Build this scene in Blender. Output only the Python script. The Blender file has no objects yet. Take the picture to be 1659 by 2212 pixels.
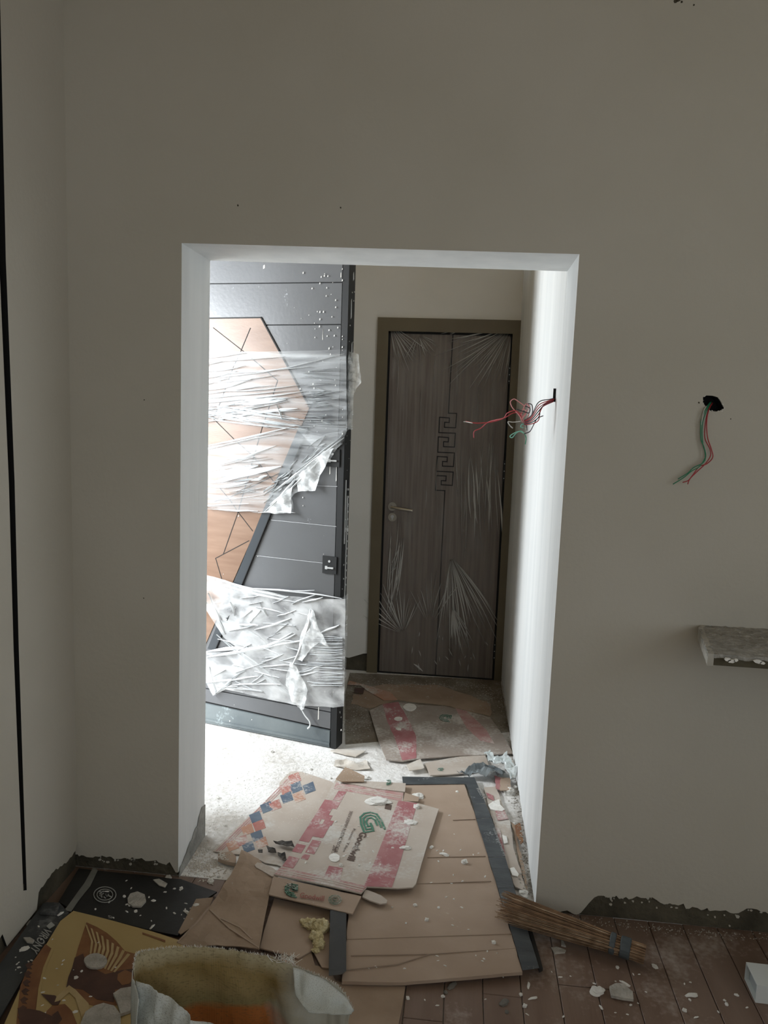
import bpy, math, random
from mathutils import Vector, noise, geometry, Euler
random.seed(7)
C = bpy.context.scene.collection
W, H = 1659, 2212
# ---------------------------------------------------------------- camera
F = 1657.02; YAW, PITCH, ROLL = 0.09904, 0.12559, 0.03445
CAM = Vector((0.0, -2.38472, 1.60455))
FWD = Vector((-math.sin(YAW)*math.cos(PITCH), math.cos(YAW)*math.cos(PITCH), -math.sin(PITCH)))
RGT = Vector((math.cos(YAW), math.sin(YAW), 0)); UPV = RGT.cross(FWD)
RG = RGT*math.cos(ROLL) + UPV*math.sin(ROLL); UP = -RGT*math.sin(ROLL) + UPV*math.cos(ROLL)
cd = bpy.data.cameras.new('camera'); cam = bpy.data.objects.new('camera', cd); C.objects.link(cam)
cd.sensor_fit = 'HORIZONTAL'; cd.sensor_width = 36; cd.lens = F*36/W; cd.clip_start = .02; cd.clip_end = 200
from mathutils import Matrix
m = Matrix((RG, UP, -FWD)).transposed().to_4x4(); m.translation = CAM
cam.matrix_world = m
bpy.context.scene.camera = cam
# ---------------------------------------------------------------- light
sc = bpy.context.scene
sc.view_settings.view_transform = 'Standard'; sc.view_settings.look = 'None'
sc.view_settings.gamma = 1; sc.view_settings.use_curve_mapping = False
sc.view_settings.exposure = 0.0
wd = bpy.data.worlds.new('sky'); sc.world = wd; wd.use_nodes = True
wd.node_tree.nodes['Background'].inputs[0].default_value = (.80, .90, 1.0, 1)
wd.node_tree.nodes['Background'].inputs[1].default_value = 1.2
def area(name, loc, aim, sx, sy, power, col):
    l = bpy.data.lights.new(name, 'AREA'); l.shape = 'RECTANGLE'; l.size = sx; l.size_y = sy; l.energy = power; l.color = col
    o = bpy.data.objects.new(name, l); C.objects.link(o); o.location = loc
    o.rotation_euler = (Vector(aim)-Vector(loc)).to_track_quat('-Z', 'Z').to_euler()
    return o
# daylight that falls through the landing window outside the entrance
area('landing_daylight', (-3.3, 1.25, 1.6), (-1.2, 0.95, 1.2), 2.0, 2.2, 70, (.90, .96, 1.0))
# the brighter tall gap between the landing's walls
area('landing_gap_daylight', (-3.3, -0.32, 2.0), (-.5, 1.15, .9), .30, 2.7, 300, (.93, .97, 1.0))
# daylight at the room's window, on the right wall behind the camera
area('room_window_daylight', (2.72, -2.6, 1.8), (0.0, -1.9, 1.2), 1.5, 1.7, 10.5, (.84, .94, 1.0))
# added warm fill behind the camera, softening the ledge's shadow
area('rear_warm_fill', (.75, -4.1, 1.7), (0.2, -1.0, 1.3), 2.2, 1.5, 5, (1.0, .91, .74))
# ---------------------------------------------------------------- pixel helpers: a point of a real plane seen in the photograph
def ray(px, py): return FWD + RG*((px-W/2-1.44)/F) - UP*((py-H/2)/F)
def at(px, py, axis=2, val=0.0):
    v = ray(px, py); return CAM + v*((val-CAM[axis])/v[axis])
class Frame:
    """plane with origin o, in-plane axes ex, ey and normal n; (a, b, h) -> world"""
    def __init__(s, o, ex, ey): s.o = Vector(o); s.ex = Vector(ex).normalized(); s.ey = Vector(ey).normalized(); s.n = s.ex.cross(s.ey)
    def w(s, a, b, h=0): return s.o + s.ex*a + s.ey*b + s.n*h
    def px(s, x, y, h=0):
        v = ray(x, y); t = ((s.o + s.n*h - CAM).dot(s.n))/v.dot(s.n); p = CAM + v*t - s.o
        return (p.dot(s.ex), p.dot(s.ey))
    def pxs(s, pts, h=0): return [s.px(x, y, h) for x, y in pts]
GROUND = Frame((0, 0, 0), (1, 0, 0), (0, 1, 0))
# ---------------------------------------------------------------- materials
def mat(name, col, rough=.8, col2=None, nscale=6, bump=0.0, bscale=30, dust=0.0, dscale=5, dcol=(.60, .58, .54), metal=0.0, stretch=None, coords='Object', lo=.35, hi=.65, spec=.5):
    m = bpy.data.materials.new(name); m.use_nodes = True; nt = m.node_tree; N = nt.nodes; L = nt.links
    b = N['Principled BSDF']; b.inputs['Roughness'].default_value = rough; b.inputs['Metallic'].default_value = metal
    b.inputs['Specular IOR Level'].default_value = spec
    tc = N.new('ShaderNodeTexCoord'); mp = N.new('ShaderNodeMapping'); L.new(tc.outputs[coords], mp.inputs[0])
    if stretch: mp.inputs['Scale'].default_value = stretch
    def noise_(sc_, det=5, v=None):
        n = N.new('ShaderNodeTexNoise'); n.inputs['Scale'].default_value = sc_; n.inputs['Detail'].default_value = det
        L.new(v or mp.outputs[0], n.inputs['Vector']); return n
    def ramp(src, lo_, hi_):
        r = N.new('ShaderNodeMapRange'); r.inputs[1].default_value = lo_; r.inputs[2].default_value = hi_; L.new(src, r.inputs[0]); return r.outputs[0]
    def mix(f, a, b_):
        x = N.new('ShaderNodeMix'); x.data_type = 'RGBA'
        if isinstance(f, float): x.inputs[0].default_value = f
        else: L.new(f, x.inputs[0])
        for i, v in ((6, a), (7, b_)):
            if isinstance(v, tuple): x.inputs[i].default_value = v if len(v) == 4 else v+(1,)
            else: L.new(v, x.inputs[i])
        return x.outputs[2]
    c = col+(1,)
    if col2: c = mix(ramp(noise_(nscale).outputs[0], lo, hi), col, col2)
    if dust:
        g = N.new('ShaderNodeNewGeometry'); wv = N.new('ShaderNodeMapping'); L.new(g.outputs['Position'], wv.inputs[0])
        n1 = noise_(dscale, 9, wv.outputs[0]); n2 = noise_(dscale*14, 4, wv.outputs[0])
        a = N.new('ShaderNodeMath'); a.operation = 'MULTIPLY_ADD'; L.new(n2.outputs[0], a.inputs[0]); a.inputs[1].default_value = .45; L.new(n1.outputs[0], a.inputs[2])
        r = ramp(a.outputs[0], 1.02-dust*.62, 1.12-dust*.38)
        c = mix(r, c, dcol)
    if isinstance(c, tuple): b.inputs['Base Color'].default_value = c
    else: L.new(c, b.inputs['Base Color'])
    if bump:
        bn = N.new('ShaderNodeBump'); bn.inputs['Strength'].default_value = bump; bn.inputs['Distance'].default_value = .01
        L.new(noise_(bscale, 6).outputs[0], bn.inputs['Height']); L.new(bn.outputs[0], b.inputs['Normal'])
    return m
def film_mat(name, a0, a1, stretch, scale, col=(.80, .83, .84), rough=.28, thr=(.42, .70), rot=0):
    m = bpy.data.materials.new(name); m.use_nodes = True; nt = m.node_tree; N = nt.nodes; L = nt.links
    b = N['Principled BSDF']; b.inputs['Base Color'].default_value = col+(1,); b.inputs['Roughness'].default_value = rough
    tc = N.new('ShaderNodeTexCoord'); mp = N.new('ShaderNodeMapping'); L.new(tc.outputs['UV'], mp.inputs[0])
    mp.inputs['Scale'].default_value = stretch; mp.inputs['Rotation'].default_value = (0, 0, rot)
    n = N.new('ShaderNodeTexNoise'); n.inputs['Scale'].default_value = scale; n.inputs['Detail'].default_value = 7; n.inputs['Distortion'].default_value = .4
    L.new(mp.outputs[0], n.inputs['Vector'])
    r = N.new('ShaderNodeMapRange'); r.inputs[1].default_value, r.inputs[2].default_value = thr; r.inputs[3].default_value = a0; r.inputs[4].default_value = a1
    L.new(n.outputs[0], r.inputs[0]); L.new(r.outputs[0], b.inputs['Alpha'])
    bn = N.new('ShaderNodeBump'); bn.inputs['Strength'].default_value = .6; bn.inputs['Distance'].default_value = .01
    L.new(n.outputs[0], bn.inputs['Height']); L.new(bn.outputs[0], b.inputs['Normal'])
    return m
M = {}
M['wall'] = mat('matt_wall_paint', (.57, .54, .475), .75, (.52, .49, .42), 1.3, .10, 60, spec=.3)
M['back_wall'] = mat('brightened_wall_paint', (.76, .74, .69), .8, (.70, .68, .62), 1.5, .1, 60)  # whiter than the room walls, standing in for stronger light here
M['bounce_wall'] = mat('warm_bounce_paint', (.58, .46, .30), .85)  # unseen walls tinted warm so their bounce browns the front wall
M['jamb'] = mat('white_wall_putty', (.80, .81, .80), .7, (.72, .735, .73), 3, .35, 6, stretch=(3, 3, .35), spec=.3)
M['dark_base'] = mat('bare_base_cement', (.055, .048, .032), .95, (.11, .095, .065), 9, .9, 50)
M['grey_base'] = mat('bare_grey_cement', (.24, .24, .22), .95, (.40, .39, .36), 14, .9, 60)
M['black'] = mat('black_gap', (.006, .006, .006), .9)
M['ceiling'] = mat('ceiling_bounce_paint', (.70, .54, .34), .9)  # unseen ceiling tinted warm for the bounce light it throws
M['cement'] = mat('dusty_cement_floor', (.50, .47, .43), .95, (.70, .68, .65), 5, .6, 45, dust=.68, dscale=3.0, dcol=(.86, .85, .83))
M['plank'] = mat('dusty_brown_plank', (.165, .105, .075), .5, (.215, .150, .115), 4, .15, 30, dust=.40, dscale=4, dcol=(.36, .30, .26), stretch=(3, .6, 1))
M['kraft'] = mat('kraft_board', (.37, .275, .205), .85, (.43, .33, .255), 4, .15, 25, dust=.16, dscale=5)
M['kraft_crease_shade'] = mat('kraft_crease_shade', (.33, .25, .19), .85)  # darker kraft laid along the creases as painted shade
M['kraft_dark'] = mat('worn_kraft_board', (.30, .215, .15), .9, (.40, .30, .22), 5, .25, 25, dust=.22, dscale=5)
M['greyboard'] = mat('dusty_grey_board', (.47, .40, .34), .9, (.54, .48, .42), 6, .15, 30, dust=.42, dscale=6)
M['rear_board'] = mat('dark_dusty_board', (.30, .25, .21), .9, (.38, .33, .29), 6, .2, 30, dust=.50, dscale=5, dcol=(.60, .57, .53))  # dusty grey board, darker than the nearer cartons
M['redprint'] = mat('faded_red_print', (.36, .13, .14), .85, (.42, .21, .21), 14, .1, 30, dust=.46, dscale=7)
M['redprint2'] = mat('pale_red_print', (.42, .22, .21), .85, (.47, .31, .28), 20, .1, 30, dust=.5, dscale=7)
M['greenprint'] = mat('green_print', (.07, .19, .13), .8, dust=.46, dscale=7)
M['inkprint'] = mat('brown_grey_ink', (.11, .075, .06), .8, dust=.25, dscale=8)
M['redink'] = mat('brown_red_ink', (.30, .09, .07), .8, dust=.32, dscale=8)
M['blackboard'] = mat('black_printed_board', (.012, .012, .012), .55, (.022, .022, .021), 5, .2, 20, dust=.12, dscale=5, dcol=(.22, .21, .20))
M['charcoal'] = mat('charcoal_grey_board', (.035, .038, .040), .6, (.06, .064, .066), 5, .35, 22, dust=.26, dscale=4, dcol=(.20, .20, .20))
M['slate'] = mat('slate_grey_edging', (.055, .062, .068), .6, (.085, .095, .10), 8, .3, 30, dust=.22, dscale=8, dcol=(.40, .42, .42), stretch=(1, 3, 1))
M['whiteink'] = mat('pale_grey_ink', (.40, .40, .38), .8)
M['ochre'] = mat('ochre_glossy_print', (.42, .30, .12), .45, (.47, .345, .15), 3, .08, 20, dust=.12, dscale=4)
M['sienna'] = mat('sienna_print', (.19, .075, .03), .5, (.26, .12, .045), 14, .1, 30, dust=.12)
M['umber'] = mat('umber_print', (.06, .027, .02), .5, (.10, .045, .03), 16, .1, 30, dust=.15)
M['cream'] = mat('cream_print', (.50, .38, .20), .5, (.42, .30, .14), 20, dust=.12)
M['diared'] = mat('diamond_red', (.38, .13, .11), .8, (.44, .22, .17), 12, dust=.52, dscale=7)
M['diablue'] = mat('diamond_blue', (.08, .11, .16), .8, (.14, .18, .22), 12, dust=.42, dscale=7)
M['diaorange'] = mat('diamond_orange', (.44, .22, .14), .8, (.48, .30, .22), 12, dust=.54, dscale=7)
M['plaster'] = mat('plaster_chip', (.88, .87, .83), .95, (.78, .76, .71), 25, .4, 80)
M['plaster_grey'] = mat('grey_mortar', (.36, .34, .30), .95, (.50, .47, .42), 22, .9, 70)
M['foam'] = mat('yellow_foam', (.74, .66, .42), .9, (.62, .52, .28), 30, 1.0, 90)
M['char'] = mat('charred_scrap', (.02, .018, .016), .9, (.10, .09, .08), 30, .5, 60)
M['leaf_grey'] = mat('graphite_door_paint', (.105, .108, .112), .30, (.12, .124, .13), 3, .04, 60, dust=.10, dscale=9, dcol=(.5, .53, .56))
M['leaf_dark'] = mat('black_door_edge', (.008, .009, .010), .5, dust=.05, dscale=9, dcol=(.30, .32, .32))
M['leaf_base'] = mat('dusty_door_rail', (.10, .12, .13), .4, (.16, .185, .19), 4, .2, 30, dust=.26, dscale=5, dcol=(.45, .52, .53))
M['bar'] = mat('dark_blue_grey_bar', (.030, .036, .042), .35)
M['groove'] = mat('groove_black', (.010, .010, .010), .8)
M['light_line'] = mat('pale_groove', (.42, .43, .44), .6)
M['woodpanel'] = mat('orange_wood_veneer', (.22, .135, .088), .38, (.155, .085, .05), 2.4, .05, 40, stretch=(1.5, 1.5, 9), lo=.30, hi=.72)
M['frame_brown'] = mat('olive_brown_frame', (.145, .118, .070), .5, (.13, .102, .058), 4, .05, 40)
M['door_wood'] = mat('grey_brown_woodgrain', (.125, .097, .078), .5, (.205, .170, .142), 5, .12, 10, stretch=(14, 14, .5), lo=.30, hi=.70)
M['steel'] = mat('brushed_steel', (.42, .39, .33), .32, metal=.9)
M['dull_metal'] = mat('dull_white_metal', (.55, .56, .56), .45, metal=.3)
M['conc'] = mat('rough_mortar_slab', (.30, .29, .26), .95, (.45, .435, .40), 28, 1.2, 70, dust=.2, dscale=9)
M['plaster_edge'] = mat('smooth_plaster_edge', (.50, .48, .43), .9, (.42, .40, .35), 12, .4, 30)
M['slabside'] = mat('olive_stained_board', (.10, .085, .05), .8, (.06, .05, .03), 10, .3, 30)
M['stick'] = mat('brown_palm_stick', (.34, .21, .12), .6, (.20, .12, .07), 30)
M['stick2'] = mat('pale_palm_stick', (.55, .42, .30), .6, (.25, .16, .09), 30)
M['tape'] = mat('blue_grey_binding', (.05, .065, .075), .45, (.09, .11, .12), 14, .2)
M['ductw'] = mat('white_pvc', (.70, .74, .74), .4, dust=.08)
M['duct_in'] = mat('pvc_inside', (.40, .43, .44), .6)
M['wred'] = mat('red_wire', (.42, .03, .04), .4); M['wpink'] = mat('faded_pink_wire', (.75, .30, .30), .45)
M['wgreen'] = mat('green_wire', (.03, .25, .13), .4); M['wmint'] = mat('mint_wire', (.25, .62, .48), .45)
M['wblack'] = mat('black_wire', (.03, .02, .03), .4); M['wwhite'] = mat('bare_wire', (.6, .58, .54), .4)
M['bag'] = mat('dirty_black_plastic', (.10, .12, .13), .35, (.26, .29, .30), 8, .5, 20)
M['clearbag'] = mat('dusty_clear_plastic', (.52, .58, .58), .3, (.68, .72, .72), 8, .5, 20)
M['shade_board'] = mat('shaded_dusty_board', (.16, .12, .085), .95, (.26, .235, .19), 7, .8, 40, dust=.40, dscale=6, dcol=(.40, .38, .33))  # dusty brown, darkened to stand in for the leaf's shadow
M['paper'] = mat('dusty_paper_scrap', (.66, .62, .56), .9, (.56, .50, .43), 12, .2, 40, dust=.3)
M['dullpvc'] = mat('dull_strip', (.16, .16, .145), .6, (.24, .24, .22), 10, .2)
M['film_door'] = film_mat('door_protective_film', .02, .17, (3.0, .7, 1), 5, col=(.62, .61, .58), rough=.3, thr=(.45, .75))
M['film_crease'] = mat('film_crease_plastic', (.60, .59, .56), .25)
M['wrap_u'] = film_mat('stretch_wrap_upper', .06, .42, (.6, 7, 1), 4, rot=.16, thr=(.35, .72))
M['wrap_l'] = film_mat('stretch_wrap_lower', .14, .66, (1.6, 2.4, 1), 5, rot=-.25, thr=(.30, .68), col=(.82, .83, .83))
M['wrap_fold'] = mat('stretch_wrap_fold', (.74, .76, .77), .25, (.64, .66, .67), 12)
M['wrap_scrap'] = film_mat('torn_wrap_scrap', .35, .95, (3, 3, 1), 9, col=(.88, .9, .9))
def sack_mat(name, cols, noise_sc):
    m = bpy.data.materials.new(name); m.use_nodes = True; nt = m.node_tree; N = nt.nodes; L = nt.links; b = N['Principled BSDF']; b.inputs['Roughness'].default_value = .65
    tc = N.new('ShaderNodeTexCoord'); n = N.new('ShaderNodeTexNoise'); n.inputs['Scale'].default_value = noise_sc; n.inputs['Detail'].default_value = 6
    L.new(tc.outputs['UV'], n.inputs['Vector'])
    sx = N.new('ShaderNodeSeparateXYZ'); L.new(tc.outputs['UV'], sx.inputs[0])
    ma = N.new('ShaderNodeMath'); ma.operation = 'MULTIPLY_ADD'; L.new(n.outputs[0], ma.inputs[0]); ma.inputs[1].default_value = .30; L.new(sx.outputs[1], ma.inputs[2])
    cr = N.new('ShaderNodeValToRGB'); L.new(ma.outputs[0], cr.inputs[0]); e = cr.color_ramp.elements
    e[0].position, e[0].color = cols[0][0], cols[0][1]+(1,); e[1].position, e[1].color = cols[-1][0], cols[-1][1]+(1,)
    for p_, c_ in cols[1:-1]: k = e.new(p_); k.color = c_+(1,)
    n2 = N.new('ShaderNodeTexNoise'); n2.inputs['Scale'].default_value = 60; L.new(tc.outputs['UV'], n2.inputs['Vector'])
    r2 = N.new('ShaderNodeMapRange'); r2.inputs[1].default_value = .54; r2.inputs[2].default_value = .66; L.new(n2.outputs[0], r2.inputs[0])
    mu = N.new('ShaderNodeMath'); mu.operation = 'MULTIPLY'; mu.inputs[1].default_value = .45; L.new(r2.outputs[0], mu.inputs[0])
    mx = N.new('ShaderNodeMix'); mx.data_type = 'RGBA'; L.new(mu.outputs[0], mx.inputs[0]); L.new(cr.outputs[0], mx.inputs[6]); mx.inputs[7].default_value = (.10, .08, .03, 1)
    if name.endswith('inside'):      # clean whitish end of the sack
        r3 = N.new('ShaderNodeMapRange'); r3.inputs[1].default_value = .74; r3.inputs[2].default_value = .90
        ad = N.new('ShaderNodeMath'); ad.operation = 'MULTIPLY_ADD'; L.new(n.outputs[0], ad.inputs[0]); ad.inputs[1].default_value = .35; L.new(sx.outputs[0], ad.inputs[2]); sb = N.new('ShaderNodeMath'); sb.operation = 'SUBTRACT'; L.new(ad.outputs[0], sb.inputs[0]); sb.inputs[1].default_value = .175; L.new(sb.outputs[0], r3.inputs[0])
        m9 = N.new('ShaderNodeMath'); m9.operation = 'MULTIPLY'; m9.inputs[1].default_value = .8; L.new(r3.outputs[0], m9.inputs[0])
        mw = N.new('ShaderNodeMix'); mw.data_type = 'RGBA'; L.new(m9.outputs[0], mw.inputs[0]); L.new(mx.outputs[2], mw.inputs[6]); mw.inputs[7].default_value = (.52, .52, .46, 1); L.new(mw.outputs[2], b.inputs['Base Color'])
    else: L.new(mx.outputs[2], b.inputs['Base Color'])
    wv = N.new('ShaderNodeTexWave'); wv.inputs['Scale'].default_value = 55; wv.bands_direction = 'X'; L.new(tc.outputs['UV'], wv.inputs['Vector'])
    bn = N.new('ShaderNodeBump'); bn.inputs['Strength'].default_value = .15; bn.inputs['Distance'].default_value = .003; L.new(wv.outputs[1], bn.inputs['Height']); L.new(bn.outputs[0], b.inputs['Normal'])
    return m
M['sack_in'] = sack_mat('stained_woven_sack_inside', [(0.0, (.42, .38, .28)), (.18, (.44, .38, .24)), (.30, (.26, .18, .06)), (.50, (.36, .27, .12)), (.64, (.30, .25, .11)), (.72, (.42, .14, .03)), (1.0, (.40, .13, .03))], 3)
M['sack_out'] = sack_mat('white_woven_sack', [(0.0, (.66, .68, .66)), (.5, (.60, .64, .62)), (1.0, (.50, .52, .48))], 3)
# ---------------------------------------------------------------- object helpers
ORG = {}
def empty(name, loc, label=None, cat=None, group=None, kind=None, parent=None):
    o = bpy.data.objects.new(name, None); C.objects.link(o); o.empty_display_size = .05
    ORG[o.name] = Vector(loc)
    if parent: o.parent = parent; o.location = Vector(loc) - ORG[parent.name]
    else: o.location = loc
    tag(o, label, cat, group, kind); return o
def tag(o, label=None, cat=None, group=None, kind=None):
    if label: o['label'] = label
    if cat: o['category'] = cat
    if group: o['group'] = group
    if kind: o['kind'] = kind
    return o
def obj(name, verts, faces, m, parent=None, smooth=False, uv=None, mats=None, fmat=None):
    vs = [Vector(v) for v in verts]
    if parent: org = ORG[parent.name]
    else:
        n = max(1, len(vs)); org = Vector((sum(v.x for v in vs)/n, sum(v.y for v in vs)/n, min(v.z for v in vs)))
    me = bpy.data.meshes.new(name); me.from_pydata([tuple(v-org) for v in vs], [], faces); me.update()
    for mm in (mats or [m]): me.materials.append(mm)
    if fmat:
        for p_, i in zip(me.polygons, fmat): p_.material_index = i
    if smooth:
        for p_ in me.polygons: p_.use_smooth = True
    if uv:
        ul = me.uv_layers.new(name='UVMap')
        for lp in me.loops: ul.data[lp.index].uv = uv[lp.vertex_index]
    o = bpy.data.objects.new(name, me); C.objects.link(o)
    ORG[o.name] = org if not parent else ORG[parent.name]
    if parent: o.parent = parent
    else: o.location = org
    return o
class MB:
    def __init__(s): s.v = []; s.f = []
    def box(s, a, b):
        x0, y0, z0 = a; x1, y1, z1 = b; i = len(s.v)
        s.v += [Vector(p) for p in ((x0,y0,z0),(x1,y0,z0),(x1,y1,z0),(x0,y1,z0),(x0,y0,z1),(x1,y0,z1),(x1,y1,z1),(x0,y1,z1))]
        s.f += [tuple(i+k for k in q) for q in ((0,3,2,1),(4,5,6,7),(0,1,5,4),(1,2,6,5),(2,3,7,6),(3,0,4,7))]; return s
    def fbox(s, fr, a0, b0, a1, b1, h0, h1):
        i = len(s.v)
        s.v += [fr.w(*p) for p in ((a0,b0,h0),(a1,b0,h0),(a1,b1,h0),(a0,b1,h0),(a0,b0,h1),(a1,b0,h1),(a1,b1,h1),(a0,b1,h1))]
        s.f += [tuple(i+k for k in q) for q in ((0,3,2,1),(4,5,6,7),(0,1,5,4),(1,2,6,5),(2,3,7,6),(3,0,4,7))]; return s
    def prism(s, fr, poly, h0, h1):
        n = len(poly); i = len(s.v)
        if sum(poly[k][0]*poly[(k+1) % n][1]-poly[(k+1) % n][0]*poly[k][1] for k in range(n)) < 0: poly = poly[::-1]
        s.v += [fr.w(a, b, h0) for a, b in poly] + [fr.w(a, b, h1) for a, b in poly]
        s.f += [tuple(i+k for k in reversed(range(n))), tuple(i+n+k for k in range(n))]
        s.f += [(i+k, i+(k+1) % n, i+n+(k+1) % n, i+n+k) for k in range(n)]; return s
    def line(s, fr, pts, w, h0, h1):      # flat strip along a polyline in a frame
        for (a, b), (c, d) in zip(pts, pts[1:]):
            t = Vector((c-a, d-b)); L_ = t.length
            if L_ < 1e-6: continue
            t /= L_; q = Vector((-t.y, t.x))*w/2; e = t*w*.45
            s.prism(fr, [(a-e.x+q.x, b-e.y+q.y), (a-e.x-q.x, b-e.y-q.y), (c+e.x-q.x, d+e.y-q.y), (c+e.x+q.x, d+e.y+q.y)], h0, h1)
        return s
    def tube(s, pts, r, n=6, r1=None):
        pts = [Vector(p) for p in pts]; K = len(pts); i0 = len(s.v)
        for k, p in enumerate(pts):
            t = (pts[min(k+1, K-1)]-pts[max(k-1, 0)]).normalized(); a = t.cross(Vector((.13, .3, .95)))
            if a.length < .1: a = t.cross(Vector((1, 0, 0)))
            a.normalize(); b = t.cross(a); rr = r if r1 is None else r+(r1-r)*k/(K-1)
            for j in range(n): th = 2*math.pi*j/n; s.v.append(p+a*math.cos(th)*rr+b*math.sin(th)*rr)
        for k in range(K-1):
            for j in range(n): q = i0+k*n; s.f.append((q+j, q+(j+1) % n, q+n+(j+1) % n, q+n+j))
        s.f.append(tuple(i0+j for j in reversed(range(n)))); s.f.append(tuple(i0+(K-1)*n+j for j in range(n))); return s
    def disc(s, fr, a, b, r, h0, h1, n=20): return s.prism(fr, [(a+r*math.cos(2*math.pi*k/n), b+r*math.sin(2*math.pi*k/n)) for k in range(n)], h0, h1)
    def build(s, name, m, parent=None, smooth=False): return obj(name, s.v, s.f, m, parent, smooth)
def spline(pts, n=8):
    P = [Vector(p) for p in pts]; P = [P[0]*2-P[1]]+P+[P[-1]*2-P[-2]]; out = []
    for i in range(1, len(P)-2):
        for k in range(n):
            t = k/n; a, b, c, d = P[i-1:i+3]
            out.append(.5*((2*b)+(c-a)*t+(2*a-5*b+4*c-d)*t*t+(3*b-a-3*c+d)*t**3))
    out.append(P[-2]); return out
def inside(poly, x, y):
    c = False; n = len(poly)
    for i in range(n):
        x1, y1 = poly[i]; x2, y2 = poly[i-1]
        if (y1 > y) != (y2 > y) and x < (x2-x1)*(y-y1)/(y2-y1)+x1: c = not c
    return c
def dens(poly, step, jag=0.0):
    out = []
    for i, p in enumerate(poly):
        q = poly[(i+1) % len(poly)]; L_ = math.hypot(q[0]-p[0], q[1]-p[1]); n = max(1, int(L_/step))
        for k in range(n):
            t = k/n; x = p[0]+(q[0]-p[0])*t; y = p[1]+(q[1]-p[1])*t
            if jag and k: x += random.uniform(-jag, jag); y += random.uniform(-jag, jag)
            out.append((x, y))
    return out
def planar(name, fr, poly, m, parent=None, thick=.004, step=.04, hf=None, jag=0.0, holes=(), top=0.0, smooth=False, mats=None, edge_i=0, one_sided=False):
    """a sheet: polygon in a frame, triangulated, its top at hf(a,b)+top, with thickness"""
    P = dens(poly, step, jag); Hs = [dens(h, step) for h in holes]
    pts = [Vector(p) for p in P]; edges = [(i, (i+1) % len(P)) for i in range(len(P))]
    for h in Hs:
        b = len(pts); pts += [Vector(p) for p in h]; edges += [(b+i, b+(i+1) % len(h)) for i in range(len(h))]
    xs = [p[0] for p in P]; ys = [p[1] for p in P]
    a = min(xs)+step/2
    while a < max(xs):
        b = min(ys)+step/2
        while b < max(ys):
            x = a+random.uniform(-.2, .2)*step; y = b+random.uniform(-.2, .2)*step
            if inside(P, x, y) and not any(inside(h, x, y) for h in Hs): pts.append(Vector((x, y)))
            b += step
        a += step
    v2, _, f2, *_ = geometry.delaunay_2d_cdt(pts, edges, [], 1, 1e-6)
    fs = []
    for f in f2:
        cx = sum(v2[i].x for i in f)/len(f); cy = sum(v2[i].y for i in f)/len(f)
        if any(inside(h, cx, cy) for h in Hs) or not inside(P, cx, cy): continue
        ar = sum(v2[f[k]].x*v2[f[(k+1) % len(f)]].y-v2[f[(k+1) % len(f)]].x*v2[f[k]].y for k in range(len(f)))
        fs.append(tuple(f) if ar > 0 else tuple(reversed(f)))
    n = len(v2); hh = [(hf(v.x, v.y) if hf else 0.0)+top for v in v2]
    V = [fr.w(v.x, v.y, h) for v, h in zip(v2, hh)]; uv = [(v.x, v.y) for v in v2]; FF = list(fs); mi = [0]*len(fs)
    if not one_sided:
        V += [fr.w(v.x, v.y, h-thick) for v, h in zip(v2, hh)]; uv += uv
        FF += [tuple(n+i for i in reversed(f)) for f in fs]; mi += [0]*len(fs)
        E = {}
        for f in fs:
            for k in range(len(f)): E[(f[k], f[(k+1) % len(f)])] = 1
        for (i, j) in E:
            if (j, i) not in E: FF.append((j, i, n+i, n+j)); mi.append(edge_i)
    return obj(name, V, FF, m, parent, smooth, uv=uv, mats=mats, fmat=mi if mats else None)
# a registry of what lies on the floor, so that chips rest on it
TOPS = []
def surf(x, y):
    z = 0.0
    for poly, hf, top in TOPS:
        if inside(poly, x, y): z = max(z, (hf(x, y) if hf else 0)+top)
    return z
def wave(amp, sc_, seed, base=0.0):
    return lambda a, b: base+amp*noise.noise(Vector((a*sc_, b*sc_, seed)))
def sheet(name, px, z, m, label, cat, thick=.004, hf=None, step=.035, jag=0.0, group=None, parent=None, reg=True):
    """flat piece on the floor: outline given where the photo shows it on the plane z"""
    poly = GROUND.pxs(px, z)
    root = parent or empty(name, (sum(p[0] for p in poly)/len(poly), sum(p[1] for p in poly)/len(poly), z-thick), label, cat, group)
    planar('board' if not parent else name, GROUND, poly, m, root, thick, step, hf, jag, top=z, smooth=False)
    if reg: TOPS.append((poly, hf, z))
    return root
def band(name, root, px, z, m, hf=None, jag=0.0, lift=.0008, step=.03, label=None):
    poly = GROUND.pxs(px, z)
    o = planar(name, GROUND, poly, m, root, .0006, step, hf, jag, top=z+lift)
    if label: o['label'] = label
    return o
def text(body, root, p0, p1, ptop, z, m, hf=None, fr=GROUND, name='lettering', lift=.0016, bold=0.0):
    """lettering laid into a plane: p0 baseline start, p1 baseline end, ptop a pixel one capital height above p0"""
    cu = bpy.data.curves.new('t', 'FONT'); cu.body = body; cu.size = 1; cu.resolution_u = 3; cu.offset = bold
    to = bpy.data.objects.new('t', cu); C.objects.link(to); dg = bpy.context.evaluated_depsgraph_get()
    me = bpy.data.meshes.new_from_object(to.evaluated_get(dg)); vs = [v.co.copy() for v in me.vertices]; fs = [tuple(p.vertices) for p in me.polygons]
    bpy.data.objects.remove(to); bpy.data.curves.remove(cu); bpy.data.meshes.remove(me)
    xm = max(v.x for v in vs); o_ = Vector(fr.px(*p0, z)); e = (Vector(fr.px(*p1, z))-o_)/xm; u = (Vector(fr.px(*ptop, z))-o_)/.70
    V = []
    for v in vs:
        q = o_+e*v.x+u*v.y; V.append(fr.w(q.x, q.y, z+lift+(hf(q.x, q.y) if hf else 0)))
    return obj(name, V, fs, m, root)

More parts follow.
